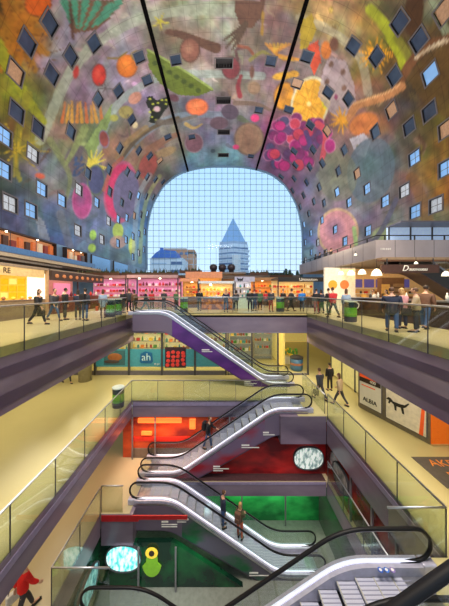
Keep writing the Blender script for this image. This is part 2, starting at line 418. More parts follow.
    # berries
    for i in range(62):
        a = rs.rand()*2*PI; r = math.sqrt(rs.rand()); x = 296+36*r*math.cos(a); y = 142+24*r*math.sin(a)-.12*(x-296)
        c = [(172,45,108),(150,40,105),(120,45,95),(90,60,100),(185,60,80),(75,70,105)][rs.randint(6)]
        ell(x, y, 4.6+rs.rand()*1.6, 4.8+rs.rand()*1.6, 0, c, (195,120,150) if rs.rand() < .4 else (95,45,85))
    stroke([(318,124),(326,134),(322,160)], 7, (196,72,82), .9, 5); stroke([(306,132),(312,150)], 5, (80,62,110), .9)
    ell(330,146,5.5,7.5,0,(160,45,110),(200,130,160)); 
    # right edge
    burst(376,55,1,17,18,(222,150,28),2.4); burst(342,120,1,13,14,(210,145,35),2.2)
    stroke([(371,10),(384,24),(394,44),(402,62),(398,84)], 12, (150,158,30), .95, 7); stroke([(398,40),(410,62),(402,80)], 9, (122,120,38), .8, 4)
    ell(414,12,10,26,6,(72,46,24)); stroke([(432,0),(446,34)], 7, (138,150,118), .9, 9)
    poly([(420,60),(449,44),(449,120),(424,104),(408,80)], (88,64,28), .7)
    stroke([(452,38),(432,44),(416,56),(404,74),(397,88)], 9, (112,72,42), 1, 9)
    for i in range(22):
        t = i/21; x = 450-34*t; y = 38+18*t**1.4; stroke([(x,y),(x-1.5,y+4)], 1.2, (205,185,150))
    stroke([(402,86),(390,94),(372,101),(356,106),(350,118)], 8, (178,120,72), 1, 8); stroke([(400,84),(388,92),(370,98),(354,104)], 1.8, (215,165,110), .9)
    ell(364,124,16,11,-25,(196,116,58),(150,100,80),1,(170,95,50)); poly([(350,139),(364,133),(371,142),(365,158),(356,154)], (182,176,184)); ell(358,146,3,1.6,0,(120,110,60))
    ell(371,170,24,34,12,(82,100,112),None,.75,(80,112,108)); ell(338,176,20,26,0,(112,116,92),None,.6)
    ell(338,232,19,22,0,(200,130,140),(205,170,120),.85,(122,92,122)); ell(400,234,30,12,-4,(150,168,108),None,.8)
    stroke([(354,228),(356,244)], 4, (150,190,110), .9); stroke([(412,178),(424,205),(428,228)], 12, (125,85,40), .6)
    stroke([(396,200),(384,226),(372,244)], 5, (82,82,105), .8)
    # left wall
    burst(93,164,1,15,16,(205,190,62),2.4); ell(96,180,8.5,15,0,(72,76,112),(95,110,80))
    ell(121,192,16,29,6,(190,48,92),(170,80,110),.95); ell(126,194,13.5,26,6,(98,92,122))
    ell(82,201,9.5,17,0,(152,58,110),(180,90,140),.9,(115,75,115)); ell(76,160,12,16,20,(95,80,95),None,.7)
    for i in range(12): ell(72+rs.rand()*12,158+rs.rand()*18,1.8,4,rs.rand()*90,(55,75,110))
    stroke([(50,140),(62,160),(70,178),(66,200)], 7, (120,130,80), .7, 3); stroke([(85,128),(74,150),(66,164)], 8, (128,142,84), .8, 3)
    ell(148,166,9,14,20,(150,70,62),(120,80,60),.9,(120,60,50)); stroke([(118,158),(128,142),(146,128)],6,(150,120,70),.6)
    stroke([(104,190),(112,168),(122,158)], 4, (175,95,70), .7)
    ell(118,231,6,9,0,(165,190,80)); ell(93,235,4,6,0,(150,195,80)); ell(92,248,4.5,5,0,(160,200,80)); ell(132,246,4,10,0,(185,200,90)); ell(40,176,6,3.5,10,(185,85,60)); ell(118,242,9,7,0,(190,140,120),None,.7)
    stroke([(150,175),(140,192),(136,215),(134,262)], 5, (150,165,170), .5); stroke([(160,176),(148,196),(142,225),(140,262)], 4, (160,170,90), .5)
    stroke([(60,214),(66,232),(70,248)], 8, (112,112,120), .6); poly([(34,212),(44,222),(50,240),(40,238)], (160,165,170), .6)
    # watercolour grain
    g = np.sin(u*.9+3*np.sin(v*.31))*np.sin(v*.8+2*np.sin(u*.27))
    C *= (1+.16*vn(6, 50, 1.6)+.14*vn(3.5, 51)+.04*g+.05*(rs.rand(len(u))-.5))[:, None]
    c = np.clip((C*.93+C.mean(1, keepdims=True)*.07)*MGAIN, 4, 250)/255
    return np.where(c <= .04045, c/12.92, ((c+.055)/1.055)**2.4)
MGAIN = 1.0

ss = np.linspace(0, SL, int(SL/.2)+1)
ys = np.concatenate([np.arange(-14, 15, 1.0), np.arange(15, YF, .2), [YF]])
ns, ny = len(ss), len(ys)
X = np.interp(ss, S, PX); Z = np.interp(ss, S, PZ)
P = np.zeros((ny, ns, 3)); P[:, :, 0] = X; P[:, :, 2] = Z; P[:, :, 1] = ys[:, None]
cs = (ss[:-1]+ss[1:])/2; cy = (ys[:-1]+ys[1:])/2
keep = np.ones((ny-1, ns-1), bool)
WS = {'win': (.74, .74), 'vent': (.42, 1.0)}     # half size along arc / along Y (vent: arc=width)
def wsize(s, Y, kind):
    if kind == 'vent': return 1.25, .75
    return .72, .75
for s, Y, kd in wins:
    hs, hy = wsize(s, Y, kd)
    keep &= ~((np.abs(cs-s) < hs)[None, :] & (np.abs(cy-Y) < hy)[:, None])
idx = np.arange(ny*ns).reshape(ny, ns)
q = np.stack([idx[:-1, :-1], idx[:-1, 1:], idx[1:, 1:], idx[1:, :-1]], -1)[keep]
me = bpy.data.meshes.new('ceiling'); nf = len(q)
me.vertices.add(ny*ns); me.vertices.foreach_set('co', P.reshape(-1))
me.loops.add(nf*4); me.loops.foreach_set('vertex_index', q.reshape(-1).astype(np.int32))
me.polygons.add(nf); me.polygons.foreach_set('loop_start', np.arange(0, nf*4, 4, dtype=np.int32))
me.update(calc_edges=True); me.validate()
me.polygons.foreach_set('use_smooth', [True]*len(me.polygons))
colr = np.ones((ny*ns, 4)); colr[:, :3] = mural_colours(P.reshape(-1, 3))
at_ = me.color_attributes.new('mural', 'FLOAT_COLOR', 'POINT'); at_.data.foreach_set('color', colr.reshape(-1))
uva = me.attributes.new('panel', 'FLOAT_VECTOR', 'POINT')
UV = np.zeros((ny, ns, 3)); UV[:, :, 0] = ss; UV[:, :, 1] = ys[:, None]; uva.data.foreach_set('vector', UV.reshape(-1))
mm = bpy.data.materials.new('printed_mural_panels'); mm.use_nodes = True
nt = mm.node_tree; b = nt.nodes['Principled BSDF']; b.inputs['Roughness'].default_value = .55
b.inputs['Specular IOR Level'].default_value = .25
a1 = nt.nodes.new('ShaderNodeAttribute'); a1.attribute_name = 'mural'
a2 = nt.nodes.new('ShaderNodeAttribute'); a2.attribute_name = 'panel'
br = nt.nodes.new('ShaderNodeTexBrick'); br.offset = 0; br.inputs['Scale'].default_value = 1
br.inputs['Brick Width'].default_value = 1.52; br.inputs['Row Height'].default_value = 1.52; br.inputs['Mortar Size'].default_value = .028
br.inputs['Color1'].default_value = (1, 1, 1, 1); br.inputs['Color2'].default_value = (.93, .93, .93, 1); br.inputs['Mortar'].default_value = (.68, .66, .66, 1)
nt.links.new(a2.outputs['Vector'], br.inputs['Vector'])
mx = nt.nodes.new('ShaderNodeMix'); mx.data_type = 'RGBA'; mx.blend_type = 'MULTIPLY'; mx.inputs[0].default_value = 1
nt.links.new(a1.outputs['Color'], mx.inputs[6]); nt.links.new(br.outputs['Color'], mx.inputs[7]); nt.links.new(mx.outputs[2], b.inputs['Base Color'])
me.materials.append(mm)
o = bpy.data.objects.new('ceiling', me); COL.objects.link(o); tag(o, kind='structure')

# windows in the vault
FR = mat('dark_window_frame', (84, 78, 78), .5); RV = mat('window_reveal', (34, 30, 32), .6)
PB = mat('sky_glow_pane', (120, 165, 215), .12, noise=.15, scale=.6, emit=.3); PD = mat('slate_window_pane', (55, 66, 84), .12, noise=.25, scale=.6)  # PB: blue tint and emission imitate daylight reflected in the panes
PT = mat('curtained_window_pane', (165, 130, 100), .4, noise=.2); PL = mat('pale_window_pane', (185, 195, 205), .3, noise=.15)
for i, (s, Y, kd) in enumerate(wins):
    x, z = psurf(s); t, n = pframe(s); c = Vector((x, Y, z)); hs, hy = wsize(s, Y, kd); yv = Vector((0, 1, 0))
    f = MB(); 
    def ring(a, b_, d): return [c+t*(sa*a)+yv*(sb*b_)+n*d for sa, sb in ((-1, -1), (1, -1), (1, 1), (-1, 1))]
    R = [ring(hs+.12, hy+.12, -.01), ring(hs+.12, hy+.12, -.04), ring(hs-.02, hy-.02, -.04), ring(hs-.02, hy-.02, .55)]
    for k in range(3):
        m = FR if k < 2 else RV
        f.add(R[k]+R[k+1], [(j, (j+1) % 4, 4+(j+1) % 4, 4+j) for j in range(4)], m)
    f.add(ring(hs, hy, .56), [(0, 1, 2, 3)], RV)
    if kd == 'vent':
        for k in range(5):
            a = c+t*((k-2)*.4); f.add([a+t*sx*.04+yv*sy*(hy-.05)+n*d for d in (.02, .1) for sx, sy in ((-1, -1), (1, -1), (1, 1), (-1, 1))], [(0, 1, 2, 3), (4, 5, 6, 7), (0, 1, 5, 4), (2, 3, 7, 6)], BLACK)
        w = f.build('window_%d' % (i+1)); tag(w, kind='structure'); continue
    w = f.build('window_%d' % (i+1)); tag(w, kind='structure')
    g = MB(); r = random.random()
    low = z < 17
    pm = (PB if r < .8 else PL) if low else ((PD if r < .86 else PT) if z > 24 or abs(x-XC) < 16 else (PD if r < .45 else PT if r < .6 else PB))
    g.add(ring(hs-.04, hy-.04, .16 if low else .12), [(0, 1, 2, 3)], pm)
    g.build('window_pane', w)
    if not low: continue
    g = MB(); d = .14 if low else .1
    g.add([c+t*a+yv*b_+n*d for a, b_ in ((-hs+.04, -.03), (hs-.04, -.03), (hs-.04, .03), (-hs+.04, .03))], [(0, 1, 2, 3)], FR)
    g.add([c+t*a+yv*b_+n*d for a, b_ in ((-.03, -hy+.04), (-.03, hy-.04), (.03, hy-.04), (.03, -hy+.04))], [(0, 1, 2, 3)], FR)
    g.build('glazing_bar', w)
# dark seams along the crown
for i, xs in enumerate(seamx):
    k = int(np.argmin((PX-xs)**2+(PZ < 30)*99)); z = float(PZ[k])
    m = MB().box(xs-.21, xs+.21, 0, YF, z-.34, z-.02, mat('matt_black_channel', (6, 5, 6), .95, spec=.05)); struct('trim_%d' % (i+1), m)
# rim of the vault at the far opening
m = MB(); n_ = len(prof)
pin = [(p.x-(p.x-XC)*.012, p.y-.25 if p.y > 30 else p.y) for p in prof]
m.strip_y([(p.x, p.y) for p in prof], pin, YF-.3, YF+.3, mat('pale_blue_rim', (110, 140, 165), .4)); struct('trim_3', m)

# ================================================================== CABLE-NET GLASS FACADE
m = MB()
poly = [(p.x, p.y) for p in prof[::4]]; poly = [(poly[0][0], 0)]+poly+[(poly[-1][0], 0)]
m.prism_y(poly, YF+.05, YF+.08, WGLASS); w = struct('window_%d' % (len(wins)+1), m)
CAB = mat('facade_cable', (88, 125, 155), .4)
g = MB(); r = .045
z = 1.0
while z < 34.3:
    hw = float(np.interp(z, hwz, hwx)) if z > 7.2 else 20.6
    if z > 31: hw = min(hw, float(np.interp(z, hwz, hwx)))
    g.box(XC-hw, XC+hw, YF-.05, YF, z-r, z+r, CAB); z += 1.5
x = -20.2+XC
while x < XC+20.5:
    zt = float(np.interp(-abs(x-XC), [-h[0] for h in half if h[1] > 12], [h[1] for h in half if h[1] > 12]))
    g.box(x-r, x+r, YF-.05, YF, 0, zt, CAB); x += 1.5
g.build('cable_net', w)

# ================================================================== OUTSIDE
struct('ground', MB().box(-260, 300, YF+.3, 420, -1.2, -1.0, mat('street_paving', (120, 118, 115), .8)))
# pencil-shaped tower: hexagonal block with a glazed pyramid
T = empty('office_tower', (9.0, 165, -1), label='tall hexagonal office tower with a pointed blue glass pyramid roof', cat='building')
HX = [(11.2*math.cos(a), 9.5*math.sin(a)) for a in [PI/6+k*PI/3 for k in range(6)]]
tw = mat('tower_brick_pale', (226, 230, 240), .6, noise=.05, scale=.2)
MB().prism_z(HX, 0, 33.5, tw).build('tower_body', T)
ap = mat('tower_blue_roof', (150, 178, 215), .25, noise=.05)
rv = [(x*.86, y*.86, 35) for x, y in HX]+[(0, 0, 53)]
MB().add(rv, [(i, (i+1) % 6, 6) for i in range(6)]+[(5, 4, 3, 2, 1, 0)], ap).build('pyramid_roof', T)
MB().prism_z([(x*.95, y*.95) for x, y in HX], 33.5, 35.2, mat('tower_ledge', (176, 184, 205), .5)).build('roof_ledge', T)
bal = MB(); tb = mat('tower_window_band', (92, 112, 150), .3)
for fl in range(9):
    z0 = 3+fl*3.4
    bb = MB().prism_z([(x*1.012, y*1.012) for x, y in HX], z0, z0+1.1, tb); bb.build('window_band', T)
    for e in range(3, 6):
        a = Vector(HX[e]); c = Vector(HX[(e+1) % 6]); 
        for k in range(4):
            p = a.lerp(c, (k+.5)/4)*1.03; MB().box(p.x-.9, p.x+.9, p.y-.5, p.y+.5, z0-1.0, z0-.1, tw).build('balcony', T)
MB().box(-1, 4.2, -10.2, -9, 0, 26, mat('tower_lit_core', (235, 225, 220), .5)).build('stair_core', T)
# white office with blue roof + orange block
T = empty('office_block', (-29, 130, -1), label='white office block with rounded blue roof left behind the glass facade', cat='building')
ww = mat('white_render', (238, 238, 242), .6, noise=.03); bl = mat('blue_roof_sheet', (70, 115, 195), .35)
MB().box(-9, 9, 0, 18, 0, 20.5, ww).build('wall', T)
MB().prism_y([(-8, 20.5), (6.5, 20.5), (5, 24.2), (-3, 24.8), (-5.5, 23.2)], -1, 14, bl).build('roof', T)
MB().box(-4, -2.5, 2, 4, 24, 26.4, bl).build('roof_vent', T)
for fl in range(4):
    MB().box(2.5, 8.5, -.3, 0, 3.5+fl*4.4, 5.3+fl*4.4, tb).build('window_band', T)
    MB().box(-8, 0, -.2, 0, 4.0+fl*4.4, 4.6+fl*4.4, mat('pale_blue_band', (190, 205, 225), .4)).build('window_band', T)
T = empty('apartment_building', (-25, 150, -1), label='orange brick apartment building behind the white office block', cat='building')
ob = mat('orange_brick', (222, 158, 120), .7, scale=.6)
MB().box(-10, 9, 0, 16, 0, 28.5, ob).build('wall', T); MB().box(-10.3, 4, -.4, 16, 28.5, 29.4, mat('pale_cornice', (235, 215, 200), .6)).build('cornice', T)
MB().box(4, 9, 0, 16, 27, 25.8, ob).build('stair_tower', T)
for k in range(4): MB().box(-7+k*3.4, -5+k*3.4, -.15, 0, 25.2, 26.8, tb).build('window', T)
def blob_tree(x, y, z0, w, h, label, col, group=None, nm='leafy_tree', cat='tree'):
    T = empty(nm, (x, y, z0), label=label, cat=cat, group=group)
    rs = random.Random(int(x*7+y))
    MB().tube([(0, 0, 0), (.02*h, 0, h*.5), (0, 0, h*.7)], w*.05+.01, BROWN, 6).build('trunk', T)
    m = MB()
    for i in range(26):
        a = rs.random()*2*PI; r_ = w*.42*math.sqrt(rs.random()); zz = h*(.35+.55*rs.random())
        m.ball((r_*math.cos(a), r_*math.sin(a), zz), (w*.17, w*.17, h*.13), col, 6, 4)
    m.build('foliage', T)
DGRN = mat('dark_foliage', (48, 66, 42), .8, noise=.35, scale=2); OLV = mat('dry_foliage', (88, 86, 50), .8, noise=.4, scale=3)
for i, (x, w_, h_) in enumerate([(21.5, 4, 9.5), (26.2, 4.2, 11), (31, 4.2, 10.5), (35.8, 4.2, 11), (17, 3.6, 8), (40.8, 4.4, 11.5)]):
    blob_tree(x, 92, -1, w_, h_, ['low dark tree right of the tower beyond the facade', 'broad dark tree beyond the facade above the black stall sign', 'dark tree third from the tower beyond the facade', 'dark tree fourth from the tower beyond the facade', 'small dark tree closest to the tower beyond the facade', 'dark tree beyond the facade at its right edge'][i], DGRN)
T = empty('row_house', (10, 110, -1), label='long low dark roofed building at the foot of the tower', cat='building')
MB().box(-14, 22, 0, 10, 0, 9.0, mat('grey_brick', (120, 110, 108), .7)).build('wall', T)
MB().prism_y([(-14.5, 9), (22.5, 9), (20, 11), (-12, 11)], -.5, 10.5, DGREY).build('roof', T)

# ================================================================== SETTING : SLABS, FLOORS, WALLS
L1, L2, L3 = -4.7, -8.0, -11.3
# ground (market) floor with its opening x -6.3..6.3, y .25..17.46
VX0, VX1, VY0, VY1 = -6.28, 6.33, .25, 17.46
fl = MB()
for a in ((-19.4, VX0, -6, YF), (VX1, 21.8, -6, YF), (VX0, VX1, VY1, YF), (VX0, VX1, -6, VY0)):
    fl.box(a[0], a[1], a[2], a[3], -.30, 0, STONE)
struct('floor_upper', fl)
def fascia(name, pts, m, tilt=0):      # pts: list of boxes
    f = MB()
    for a in pts: f.box(*a, m)
    return struct(name, f)
f = MB()
f.prism_y([(VX0, -.3), (VX0-.5, -.3), (VX0-.5, -2.0), (VX0-.02, -2.0), (VX0, -1.2)], VY0, VY1, PURPLE)
f.box(VX0-13, VX0-.5, -6, VY1+13, -.62, -.31, CEIL)
struct('slab_left', f)
f = MB()
f.prism_y([(VX1, -.3), (VX1+.5, -.3), (VX1+.5, -2.1), (VX1, -2.1)], VY0, VY1, PURPLE)
f.box(VX1+.5, VX1+9, -6, VY1+13, -.62, -.31, CEIL)
struct('slab_right', f)
f = MB()
f.box(VX0-.5, VX1+.5, VY1, VY1+.5, -1.46, -.02, PURPLE); f.box(VX0-.5, VX1+.5, VY1+.5, VY1+13, -.62, -.31, CEIL)
f.box(VX0, VX1, VY1-.04, VY1, -.16, -.05, mat('pale_yellow_strip', (205, 185, 120), .5))
f.box(VX0-.5, VX1+.5, VY1-.03, VY1, -1.46, -1.38, mat('steel_edge', (150, 140, 150), .3, .5))
struct('slab_far', f)
# long darker bands on the side fascias
for i, (xa, xb) in enumerate(((VX0, VX0+.012), (VX1-.012, VX1))):
    m = MB()
    m.box(xa, xb, VY0, VY1, -.92, -.62, DPURPLE); m.box(xa, xb, VY0, VY1, -1.75, -1.4, DPURPLE)
    struct('trim_%d' % (4+i), m)

def level(name, z, x0, x1, segs, floormat, xl, xr, yb, th):
    """floor with an opening x0..x1; segs = list of (xa, xb, yfar) far-edge positions, near edge per segment"""
    f = MB()
    f.box(xl, x0, -4, yb, z-.3, z, floormat); f.box(x1, xr, -4, yb, z-.3, z, floormat)
    for xa, xb, yn, yf in segs:
        f.box(xa, xb, yf, yb, z-.3, z, floormat); f.box(xa, xb, -4, yn, z-.3, z, floormat)
    return struct(name, f)
YEL = mat('yellow_resin_floor', (196, 184, 132), .2, noise=.05, scale=.3)
level('floor_shops', L1, -5.1, 5.4, [(-5.1, 3.95, 3.7, 13.85), (3.95, 5.4, 5.67, 12.1)], YEL, -18, 20, 30, .9)
level('floor_parking_upper', L2, -5.17, 5.4, [(-5.17, -3.9, 7.3, 10.35), (-3.9, 5.4, 5.4, 12.1)], CREAM, -12, 12, 20, .9)
struct('floor_parking_lower', MB().box(-12, 12, -4, 20, L3-.3, L3, mat('dark_glossy_floor', (120, 122, 112), .25)))
# fascias of the lower openings
def ring_fascia(name, z, x0, x1, zl, zr, m, segs, zf):
    f = MB()
    e_ = .03; f.box(x0-.35, x0+e_, 0, segs[0][2]-e_, z-.02, zl, m); f.box(x1-e_, x1+.35, 0, segs[-1][2]-e_, z-.02, zr, m)
    for xa, xb, yf, zz in segs: f.box(xa+e_*2, xb-e_*2, yf-e_, yf+.35, z-.021, zz-.001, m)
    for (xa, xb, yf, zz), (xc, xd, yg, z2) in zip(segs, segs[1:]):
        a, b_ = sorted((yf, yg)); f.box(xb-.15, xb+.15, a-.028, b_-.031, z-.02, min(zz, z2), m)
    return struct(name, f)
ring_fascia('slab_shops', L1, -5.1, 5.4, -5.65, -6.05, PURPLE, [(-5.1, 3.2, 13.85, -5.65), (3.2, 5.4, 12.1, -6.1)], 0)
ring_fascia('slab_parking_upper', L2, -5.17, 5.4, -8.95, -8.8, PURPLE, [(-5.17, -3.9, 10.35, -9.35), (-3.9, 5.4, 12.1, -8.72)], 0)
struct('trim_6', MB().box(-5.1, -3.5, 10.3, 10.345, L2-.3, L2-.05, mat('red_band', (190, 30, 35), .4)).box(-3.5, -1.4, 10.3, 10.345, L2-.22, L2-.05, MATS['red_band']))
m = MB(); m.box(-3.9, 5.35, 12.12, 12.61, L2, L2+.012, mat('dark_maroon_gloss', (70, 48, 50), .2)); m.box(-5.0, 3.1, 13.8, 13.85, L1-.3, L1-.1, mat('lilac_edge', (140, 128, 155), .3)); m.box(5.355, 5.4, 0, 12.0, L1-.35, L1-.15, MATS['lilac_edge']); m.box(-5.1, -5.055, 0, 13.8, L1-.4, L1-.2, MATS['lilac_edge'])
m.box(-3.7, 5.3, 12.055, 12.1, L2-.14, L2-.03, MATS['lilac_edge']); struct('trim_7', m)
# shell around
W = mat('cream_wall', (205, 190, 140), .55, noise=.05, scale=.6)
struct('wall_left', MB().box(-18.3, -18, -4, 30, L1, -.62, W))
struct('wall_right', MB().box(8.5, 8.8, 13.2, 18.2, L1, -.62, W).box(20, 20.3, -4, 30, L1, -.62, W))
# L-2 back walls: printed dark red / orange
RED = two_tone('red_fruit_print', (120, 30, 24), (216, 84, 40), 'noise', .55, .25, .35, .68, (1, 1, 2.2))
DRED = two_tone('dark_red_print', (84, 32, 34), (165, 46, 34), 'noise', .5, .15, .4, .7, (1, 1, 2))
GRN = two_tone('green_leaf_print', (24, 120, 60), (60, 205, 100), 'noise', .7, .25, .35, .65, (1, 1, 1.6))
DGR = two_tone('dark_green_print', (16, 44, 34), (22, 98, 52), 'noise', .8, .2, .4, .65)
struct('wall_back_parking', MB().box(-5.6, 5.8, 13.85, 14.1, L2, -5.65, RED).box(5.8, 12, 14, 14.2, L2, -5.0, DRED))
struct('wall_right_parking', MB().box(5.55, 5.8, 5.5, 14.1, L2, -6.05, DRED))
struct('wall_left_parking', MB().box(-11, -10.8, -4, 20, L3, L1-.3, W))
struct('wall_back_lower', MB().box(-5.6, 5.8, 13.5, 13.8, L3, L2-.3, GRN))
struct('wall_right_lower', MB().box(5.55, 5.8, -2, 13.8, L3, L2-.3, two_tone('brown_grey_print', (70, 60, 62), (60, 96, 66), 'noise', .4, .2, .4, .7)))
# wall under the landing, cut along the escalator
struct('wall_lower_landing', MB().prism_y([(-5.6, L3), (1.0, L3), (-2.05, -9.35), (-5.6, -9.35)], 10.45, 10.65, DGR))
struct('wall_left_lower', MB().box(-5.45, -5.2, -2, 10.65, L3, L2-.95, DGR))
struct('wall_under_escalator', MB().prism_y([(-.6, L2), (5.55, L2), (5.55, -6.1), (2.75, -6.1), (1.6, -6.62), (-.6, -8.0+.02)], 12.62, 12.8, two_tone('crimson_print', (92, 22, 26), (196, 38, 36), 'noise', .6, .25, .4, .7, (1, 1, 2.2))))
# columns and pilasters
def column(x, y, z0, z1, r, m, n): struct('column_%d' % n, MB().lathe([(r, 0), (r, z1-z0)], m, (x, y, z0), 24), True)
COLM = mat('grey_column', (150, 142, 120), .4)
column(-9.5, 16.9, L1, -.62, .42, COLM, 1)

# L-2 wall posts + ovals (two lit openings in the painted walls, two painted as their reflections)
def oval(label, x, y, z, rx, rz, glow, nm='oval_display', side=False):
    T = empty(nm, (x, y, z), PI/2*side if side else 0, label=label, cat='window display')
    n = 36; ring = MB()
    P = [(rx*math.copysign(abs(math.cos(a))**.85, math.cos(a)), rz*math.copysign(abs(math.sin(a))**.85, math.sin(a))) for a in [2*PI*k/n for k in range(n)]]
    MB().prism_y(P, -.02, .02, glow).build('lit_panel', T)
    vs = []; 
    for k in range(n): vs += [(P[k][0]*1.05, -.06, P[k][1]*1.07), (P[k][0]*.99, -.06, P[k][1]*.99), (P[k][0]*1.05, .04, P[k][1]*1.07), (P[k][0]*.99, .04, P[k][1]*.99)]
    fs = []
    for k in range(n):
        a, b_ = 4*k, 4*((k+1) % n)
        fs += [(a, a+1, b_+1, b_), (a+1, a+3, b_+3, b_+1), (a, b_, b_+2, a+2)]
    MB().add(vs, fs, DGREY).build('rim', T)
    return T
def streaky(name, a, b, c, e):
    m = two_tone(name, a, b, 'noise', 3.0, .3, .4, .62, (2.2, 1, 1.1), e); return m
oval('large oval window glowing pale silver in the dark red wall', 4.62, 12.52, 1.6-(458-291)*12.52/F, .76, .57, streaky('silver_glow', (105, 130, 128), (225, 232, 222), 0, .75))
oval('oval window glowing bright turquoise in the green wall under the landing', -4.16, 10.36, 1.6-(558-291)*10.36/F, .74, .56, streaky('turquoise_glow', (70, 190, 185), (225, 255, 250), 0, 1.0))
oval('dim oval reflection of the turquoise window painted on the left green side wall', -5.11, 9.3, -9.95, .74, .56, streaky('teal_reflection', (50, 120, 130), (160, 215, 220), 0, .5), side=True)  # glowing copy of the turquoise oval, standing in for its wall reflection
oval('dim oval reflection of the silver window painted on the dark red side wall right', 5.47, 10.9, -6.9, .7, .5, streaky('grey_reflection', (50, 55, 52), (120, 112, 105), 0, .2), side=True)  # painted mirror image of the silver oval, no opening here
# sunflower-ish figure print (plain): yellow-green pear with dark eye
T = empty('pear_shaped_display', (-2.95, 10.40, 1.6-(559-291)*10.4/F), label='yellow and green pear shaped picture with a dark centre on the green wall', cat='picture')
ygn = mat('yellow_green_print', (120, 170, 40), .4, emit=.2); yel = mat('yellow_print', (235, 195, 60), .4, emit=.4)
MB().prism_y([(.42*math.cos(a)*(1 if math.sin(a) < 0 else .6), .6*math.sin(a)-.15) for a in [2*PI*k/24 for k in range(24)]], -.03, .03, ygn).build('pear_body', T)
MB().lathe([(.24, -.02), (.24, .02)], yel, n=16).mesh('x')
h = MB(); n = 16; h.prism_y([(.27*math.cos(2*PI*k/n), .3+.24*math.sin(2*PI*k/n)) for k in range(n)], -.05, -.03, yel); h.build('petal_ring', T)
h = MB(); h.prism_y([(.12*math.cos(2*PI*k/n), .3+.12*math.sin(2*PI*k/n)) for k in range(n)], -.07, -.05, DBROWN); h.build('eye', T)
# thin pipes / mullions in front of the printed walls
for i, (x, y, z0, z1) in enumerate([(-3.7, 13.7, L2, -5.6), (-5.0, 13.7, L2, -5.6), (.55, 13.7, L2, -5.6), (3.0, 13.7, L2, -5.6), (1.2, 13.2, L3, L2-.3), (3.6, 13.2, L3, L2-.3), (-1.9, 10.3, L3, -9.4), (-3.5, 10.3, L3, -9.4), (5.45, 10.0, L2, -6.0), (5.45, 8.6, L2, -6.0), (5.45, 7.4, L2, -6.0)]):
    struct('trim_%d' % (8+i), MB().box(x-.035, x+.035, y-.035, y+.035, z0, z1, mat('grey_mullion', (130, 125, 128), .4, .4)))
# rim-lit band on the L-2 wall
ORG = mat('orange_light_panel', (255, 120, 50), .4, emit=.9)
for i, (x0, x1, z0, z1) in enumerate([(-4.7, -2.2, -5.95, -5.7), (-1.75, -1.4, -6.3, -5.75), (-4.5, -3.9, -6.65, -6.45)]):
    tag(MB().box(x0, x1, 13.70, 13.84, z0, z1, ORG).build('light_panel', bevel=.02), ['long orange light panel high on the red wall left', 'short upright orange light panel beside the escalator', 'small red-orange light panel on the left of the red wall'][i], 'light')
struct('trim_20', MB().box(-5.1, 3.9, 13.8, 13.85, -7.05, -6.8, mat('bright_red_band', (205, 45, 30), .4)).box(-5.1, 3.9, 13.8, 13.85, -8, -7.45, mat('brown_plinth', (112, 96, 84), .4)))

# ================================================================== RAILINGS
def railing(pts, z, label, h=1.16, drop=.0, step=1.6, group=None, inset=.0):
    T = empty('glass_railing', (pts[0][0], pts[0][1], z), label=label, cat='railing', group=group)
    o = Vector((pts[0][0], pts[0][1], 0))
    P = [Vector((x, y, 0))-o for x, y in pts]
    MB().tube([p+Vector((0, 0, h)) for p in P], .028, STEEL, 8).build('top_rail', T, True)
    for a, b_ in zip(P, P[1:]):
        L = (b_-a).length; n = max(1, round(L/step)); d = (b_-a)/n; t = d.normalized(); nn = Vector((-t.y, t.x, 0))*.008
        for k in range(n):
            p, q_ = a+d*k+t*.02, a+d*(k+1)-t*.02
            v = []
            for s_ in (-1, 1):
                for c_, zz in ((p, -drop), (q_, -drop), (q_, h-.03), (p, h-.03)): v.append(c_+nn*s_+Vector((0, 0, zz)))
            MB().add(v, [(0, 1, 2, 3), (7, 6, 5, 4), (0, 3, 7, 4), (1, 5, 6, 2), (3, 2, 6, 7), (0, 4, 5, 1)], RGLASS).build('glass_panel', T)
            MB().box(-.012, .012, -.012, .012, -drop, h-.03, DGREY).build('post', T).location = p-t*.02
    return T
e = .03
railing([(VX0+e, 1.0), (VX0+e, 16.0)], 0, 'long glass railing along the left edge of the market floor opening', drop=.3, step=1.7)
railing([(VX0+e, VY1-e), (VX1-e, VY1-e)], 0, 'glass railing across the far edge of the market floor opening', drop=.0, step=1.8)
railing([(VX1-e, VY1-e), (VX1-e, 2.2)], 0, 'long glass railing along the right edge of the market floor opening', drop=.3, step=1.7)
railing([(-5.08, 1.0), (-5.08, 13.82), (3.9, 13.82)], L1, 'glass railing around the left and far side of the shop level opening', drop=.1)
railing([(5.37, 12.0), (5.37, 5.7), (3.98, 5.7), ], L1, 'glass railing along the right side of the shop level opening', drop=.1)
railing([(5.37, 12.3), (5.37, 15.7)], L1, 'short glass railing between the two escalator landings on the shop level', h=1.0)
railing([(-5.14, 10.3), (-5.14, 7.32), (-3.35, 7.32)], L2, 'glass railing with pale top at the left edge of the upper parking level', drop=.05)
railing([(-5.14, 10.4), (-4.2, 10.4)], L2, 'short glass railing at the end of the parking level landing', drop=.05)
railing([(5.35, 11.9), (5.35, 6.0)], L2, 'glass railing along the right side of the upper parking level', drop=.0)

